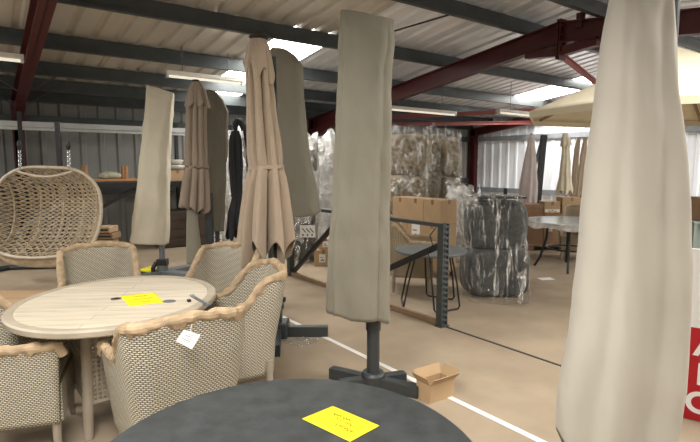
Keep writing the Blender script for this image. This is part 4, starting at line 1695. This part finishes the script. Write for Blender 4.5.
for k in range(6):
    q = D(106, 262, 8.0)
    q.z = 0.105 * k
    t = thing('timber_block', 'brown timber block, %s of the pile behind the hanging seat' % ('lowest', 'second from the bottom', 'third from the bottom', 'third from the top', 'second from the top', 'topmost')[k], 'timber', (q.x + 0.02 * (-1) ** k, q.y, q.z), ROT, 'timber blocks piled behind the hanging seat')
    mb = MB(); mb.box((0, 0, 0.051), (0.36, 0.3, 0.095), bevel=0.008); mb.build('block', ('timber', 'card')[k % 2], t)
    mb = MB(); mb.box((0, -0.151, 0.051), (0.30, 0.004, 0.03)); mb.build('slot', 'black', t)
# dark crate below the shelf
t = thing('crate', 'dark brown crate on the floor under the racking shelf', 'crate', (onrack(178, 10.1), 10.1, 0), 0)
mb = MB(); mb.box((0, 0, 0.35), (0.9, 0.7, 0.7), bevel=0.01); mb.build('body', 'dark_timber', t)
for k in range(4):
    mb = MB(); mb.box((0, -0.355, 0.1 + k * 0.17), (0.9, 0.012, 0.12)); mb.build('slat', 'dark_timber', t)

# ------------------------------------------------------------------ far right: cartons, parasols, glass table
t = thing('glass_table', 'round grey glass table with plastic round its edge, before the far cartons', 'table', V((572 - 350) / 503 * 7.7, 7.7), ROT)
mb = MB(); mb.lathe([(0, 0.715), (0.60, 0.715), (0.62, 0.725), (0.62, 0.74), (0.60, 0.745), (0, 0.745)], 60); mb.build('tabletop', 'glass_grey', t)
mb = MB()
P = []
for i in range(60):
    th = 2 * PI * i / 60
    P.append([Vector(((0.625 + 0.008 * math.sin(9 * th)) * math.cos(th), (0.625 + 0.008 * math.sin(9 * th)) * math.sin(th), z + 0.02 * math.sin(7 * th + z * 9) * (z < 0.7))) for z in (0.752, 0.72, 0.66)])
mb.grid(P, closed_u=True)
mb.build('edge_film', 'wrap_white', t, flat=False)
for k in range(4):
    a = rad(-112 + 90 * k)
    mb = MB()
    u = Vector((math.cos(a), math.sin(a), 0))
    mb.tube([u * 0.30 + ZZ * 0.715, u * 0.32 + ZZ * 0.45, u * 0.40 + ZZ * 0.15, u * 0.48 + ZZ * 0.0], 0.02, 8)
    mb.build('leg', 'black', t)
mb = MB(); mb.lathe([(0.3, 0.30), (0.32, 0.30), (0.32, 0.32), (0.3, 0.32), (0.3, 0.30)], 40); mb.build('ring', 'black', t)
cw = make_chair('dark-framed wicker armchair tucked under the glass table at the far right', 15, 'wicker_pale', group='wicker armchairs by the cartons')
face(cw, 3.62, 8.1, -0.5, -0.86)
cw.location = V((583 - 350) / 503 * 8.45, 8.45)
q = W(546, 279)
mb = MB(); mb.box((0, 0, 0.003), (0.20, 0.13, 0.004))
tag(mb.build('paper_sheet', 'white_paper', None, loc=q, rz=ROT + 0.2), 'white sheet of paper lying on the floor by the glass table leg', 'paper')

d = 9.3
base = D(525, 257, d); base.z = 0
t = thing('pallet', 'wooden pallet under the far right row of cartons', 'pallet', base + RT * 1.35 + FH * 0.32, ROT)
for k in range(5):
    mb = MB(); mb.box((0, -0.3 + k * 0.15, 0.095), (2.75, 0.1, 0.02)); mb.build('board', 'timber', t)
for k in (-1.25, -0.4, 0.4, 1.25):
    mb = MB(); mb.box((k, 0, 0.042), (0.1, 0.68, 0.084)); mb.build('bearer', 'timber', t)
wd = 0.34
for k in range(7):
    p = base + RT * (0.17 + k * (wd + 0.012)) + FH * 0.3 + ZZ * 0.107
    carton(p, 0.5, wd, 0.58, ('leftmost tall carton in the row on the far right pallet', 'second tall carton from the left on the far right pallet', 'third tall carton from the left on the far right pallet',
           'tall carton behind the glass table on the far right pallet', 'tall carton on the far pallet partly behind the huge pale cover', 'tall carton on the far pallet fully behind the huge pale cover', 'last carton of the far pallet row')[k],
           ROT + rad(90), 'card_dark', 'tall cartons on the far pallet', lab=(0.08, 0.1, 0.05, 0.3) if k % 2 else None) if k < 5 else None
# flat cartons and cubes stacked on and behind them
dz = 0.69
p = base + RT * 0.17 + FH * 0.35 + ZZ * dz
for k in range(2):
    carton(p + ZZ * (k * 0.085), 0.36, 0.42, 0.08, ('lower' if k == 0 else 'upper') + ' flat brown carton on the left end of the far pallet row', ROT + rad(90), 'card_dark', 'flat cartons on the far pallet')
p = D(549, 213, 9.6); p.z = dz
carton(p + FH * 0.0, 0.3, 0.30, 0.22, 'pale carton with a white band on the far pallet row below the black mast', ROT + rad(90), 'card', 'cube cartons on the far pallet', lab=(0.28, 0.05, 0.0, 0.05))
p = D(568, 213, 9.6); p.z = dz
carton(p, 0.3, 0.36, 0.30, 'square brown carton on the far pallet row beside the huge pale cover', ROT + rad(90), 'card', 'cube cartons on the far pallet')
# far row nearer the gable
for k in range(3):
    p = D(699 + k * 14, 245, 8.5); p.z = 0.66
    if k == 0:
        t = thing('shelf', 'green grey shelf unit at the right edge behind the white sign', 'shelf', (p.x, p.y, 0), ROT)
        mb = MB(); mb.box((0.2, 0, 0.64), (0.9, 0.4, 0.03)); mb.build('board', 'green_grey', t)
        mb = MB(); mb.box((0.2, 0.1, 0.3), (0.8, 0.03, 0.6)); mb.build('back_panel', 'green_grey', t)
        for sx in (-0.2, 0.6):
            mb = MB(); mb.box((sx, -0.15, 0.3125), (0.05, 0.05, 0.625)); mb.build('leg', 'green_grey', t)
        carton(p, 0.3, 0.24, 0.40, 'brown carton on the shelf at the right edge above the white sign', ROT + rad(90), 'card_dark')


def far_parasol(label, rows, d, m, seed, base_px, mast=None, valance=None):
    R = D(base_px, 250, d)
    R.z = 0
    t = thing('parasol', label, 'parasol', R, ROT, None)
    st = px_stations(R, d, rows)
    o = cloth_tube(st, n=90, m=40, folds=((7, 0.5), (3, 0.4), (11, 0.2)), seed=seed, hem=lambda th: 0.06 * math.cos(5 * th), wr=0.012).build('canopy', m, t, flat=False)
    solid(o, 0.003)
    if valance:
        o = cloth_tube(px_stations(R, d, valance), n=70, m=14, folds=((7, 0.5), (3, 0.4)), seed=seed + 1, hem=lambda th: 0.03 * math.cos(7 * th), wr=0.006).build('vent_flap', m, t, flat=False)
        solid(o, 0.003)
    top = D(base_px, rows[0][0], d).z
    mb = MB(); mb.tube([(0, 0, 0.04), (st[0][1], st[0][2], top - 0.02)], 0.024, 10); mb.build('mast', 'black', t)
    mb = MB(); mb.lathe([(0, 0), (0.12, 0), (0.12, 0.05), (0.05, 0.08), (0.05, 0.25), (0, 0.25)], 20); mb.build('base', 'black', t)
    if mast:
        a, b = (lp(x, y, R, d + 0.1) for x, y in mast)
        mb = MB(); mb.bar((a.x - 0.02, a.y, 0.05), a, 0.06, 0.08); mb.build('post', 'dark_metal', t) if False else mb.bm.free()
        mb = MB(); mb.bar((b.x, b.y, 0.05), b, 0.09, 0.12); mb.bar(b, a, 0.09, 0.12); mb.build('side_post', 'black', t)
        mb = MB(); mb.bar(a + Vector((-0.02, 0, -0.03)), a + Vector((-0.2, -0.02, -0.75)), 0.05, 0.06); mb.build('arm', 'dark_metal', t)
    return t


far_parasol('pinkish folded parasol with a dark slanting side post at the far white wall',
            [(133, 530, 532.5, 0.1, 0.9), (140, 528.5, 534, 0.15), (165, 524, 537, 0.2), (185, 520, 538, 0.25), (205, 519, 537, 0.3)], 11.0, 'pinkbeige', 91, 530, mast=((544, 135), (537.5, 204)))
far_parasol('cream folded parasol with a flounce, right of the dark slanting post at the far wall',
            [(134, 563, 567, 0.1, 0.9), (140, 562, 569, 0.15), (150, 562, 570, 0.15), (175, 560, 571, 0.2), (193, 556, 573, 0.25)], 11.4, 'cream', 93, 566, valance=[(133, 563, 567, 0.1, 0.9), (140, 561, 570, 0.15, 0.8), (146, 559.5, 572, 0.25, 0.8)])
far_parasol('slim brown folded parasol leaning right of the cream one at the far wall',
            [(137, 577, 581, 0.1, 0.9), (150, 574.5, 580, 0.15), (175, 572, 578, 0.2), (198, 570, 577, 0.25)], 12.2, 'mauve', 95, 573)
far_parasol('beige folded parasol leaning beside the edge of the huge pale cover at the far wall',
            [(138, 583, 587, 0.1, 0.9), (150, 581, 587, 0.15), (175, 577, 584, 0.2), (198, 573, 582, 0.25)], 11.6, 'beige', 97, 578)
# small posts by the far wall
for k, (px, y0) in enumerate(((504, 188), (466, 184))):
    p = D(px, 230, 11.5); p.z = 0
    t = thing('barrier_post', ('short dark blue post above the shiny wrapped armchairs' if k == 0 else 'short dark post beside the red corner column'), 'post', p, ROT)
    h = D(px, y0, 11.5).z
    mb = MB(); mb.box((0, 0, h / 2 + 0.01), (0.07, 0.07, h - 0.02), bevel=0.006); mb.build('post', 'dark_metal', t)
    mb = MB(); mb.box((0, 0, 0.008), (0.2, 0.2, 0.016)); mb.build('foot_plate', 'dark_metal', t)

# ------------------------------------------------------------------ red and white sign at the right edge
pa, pb = W(676.5, 417), W(700, 422.5)
u = (pb - pa).normalized()
nrm = u.cross(ZZ)
if nrm.dot(FH) > 0:
    nrm = -nrm
t = thing('sign_board', 'white and red sign board with white letters cut by the right edge', 'sign', pa, math.atan2(u.y, u.x))
WD, HT = 0.62, 1.09
zred = 0.60
mb = MB(); mb.box((WD / 2, 0.012, (zred + HT) / 2), (WD, 0.02, HT - zred)); mb.build('white_panel', 'sign_white', t)
mb = MB(); mb.box((WD / 2, 0.012, zred / 2 + 0.003), (WD, 0.02, zred - 0.006)); mb.build('red_panel', 'sign_red', t)
mb = MB(); mb.bar((0.1, 0.06, 0.008), (0.1, 0.3, 0.008), 0.04, 0.014); mb.bar((WD - 0.1, 0.06, 0.008), (WD - 0.1, 0.3, 0.008), 0.04, 0.014); mb.bar((WD / 2, 0.03, HT * 0.7), (WD / 2, 0.3, 0.02), 0.03, 0.014); mb.build('back_stay', 'steel', t)


def letter(ch, x, z, size, t):
    cu = bpy.data.curves.new('letter', 'FONT')
    cu.body = ch
    cu.size = size
    cu.extrude = 0.0015
    cu.offset = size * 0.028
    tmp = bpy.data.objects.new('tmp', cu)
    COL.objects.link(tmp)
    dg = bpy.context.evaluated_depsgraph_get()
    me = bpy.data.meshes.new_from_object(tmp.evaluated_get(dg))
    bpy.data.objects.remove(tmp)
    bpy.data.curves.remove(cu)
    me.materials.clear()
    me.materials.append(M['sign_white'])
    o = bpy.data.objects.new('letter', me)
    COL.objects.link(o)
    o.parent = t
    o.location = (x, -0.0005, z)
    o.rotation_euler = (PI / 2, 0, 0)
    return o


letter('A', 0.065, 0.43, 0.19, t)
letter('I', 0.082, 0.245, 0.19, t)
letter('C', 0.035, 0.06, 0.19, t)

# ------------------------------------------------------------------ small pieces belong to the part they sit on
OWNER = {'printing': ('shipping_label', 'label', 'paper'), 'handwriting': ('paper',), 'string': ('paper',), 'tie_band': ('canopy',), 'vent_flap': ('canopy',),
         'valance': ('canopy',), 'crown_cap': ('canopy',), 'knob': ('mast',), 'sleeve': ('mast',), 'eye': ('arm',), 'crease': ('sheet',), 'edge_film': ('tabletop',),
         'letter': ('red_panel',), 'wire_guard': ('housing',), 'end_cap': ('housing',), 'slat': ('body',), 'hook': ('arm',), 'slot': ('block',)}
for o in list(COL.objects):
    key = o.name.split('.')[0]
    if o.parent and key in OWNER:
        for sib in o.parent.children:
            if sib.name.split('.')[0] in OWNER[key]:
                o.parent = sib
                break

# ------------------------------------------------------------------ light
w = bpy.data.worlds.new('sky')
SC.world = w
w.use_nodes = True
bg = w.node_tree.nodes['Background']
bg.inputs[0].default_value = (0.90, 0.95, 1.0, 1)
bg.inputs[1].default_value = 1.1


def area(name, loc, sx, sy, power, color, direction=(0, 0, -1)):
    l = bpy.data.lights.new(name, 'AREA')
    l.shape = 'RECTANGLE'
    l.size, l.size_y = sx, sy
    l.energy = power
    l.color = color
    o = bpy.data.objects.new(name, l)
    COL.objects.link(o)
    o.location = loc
    o.rotation_euler = Vector(direction).to_track_quat('-Z', 'Y').to_euler()
    return o


vs = SC.view_settings
SC.display_settings.display_device = 'sRGB'
vs.view_transform = 'Standard'
vs.look = 'None'
vs.exposure = 0.38
vs.gamma = 1.0
vs.use_curve_mapping = False
SC.cycles.max_bounces = 8
SC.cycles.transparent_max_bounces = 12
SC.cycles.use_denoising = True
SC.cycles.sample_clamp_indirect = 6
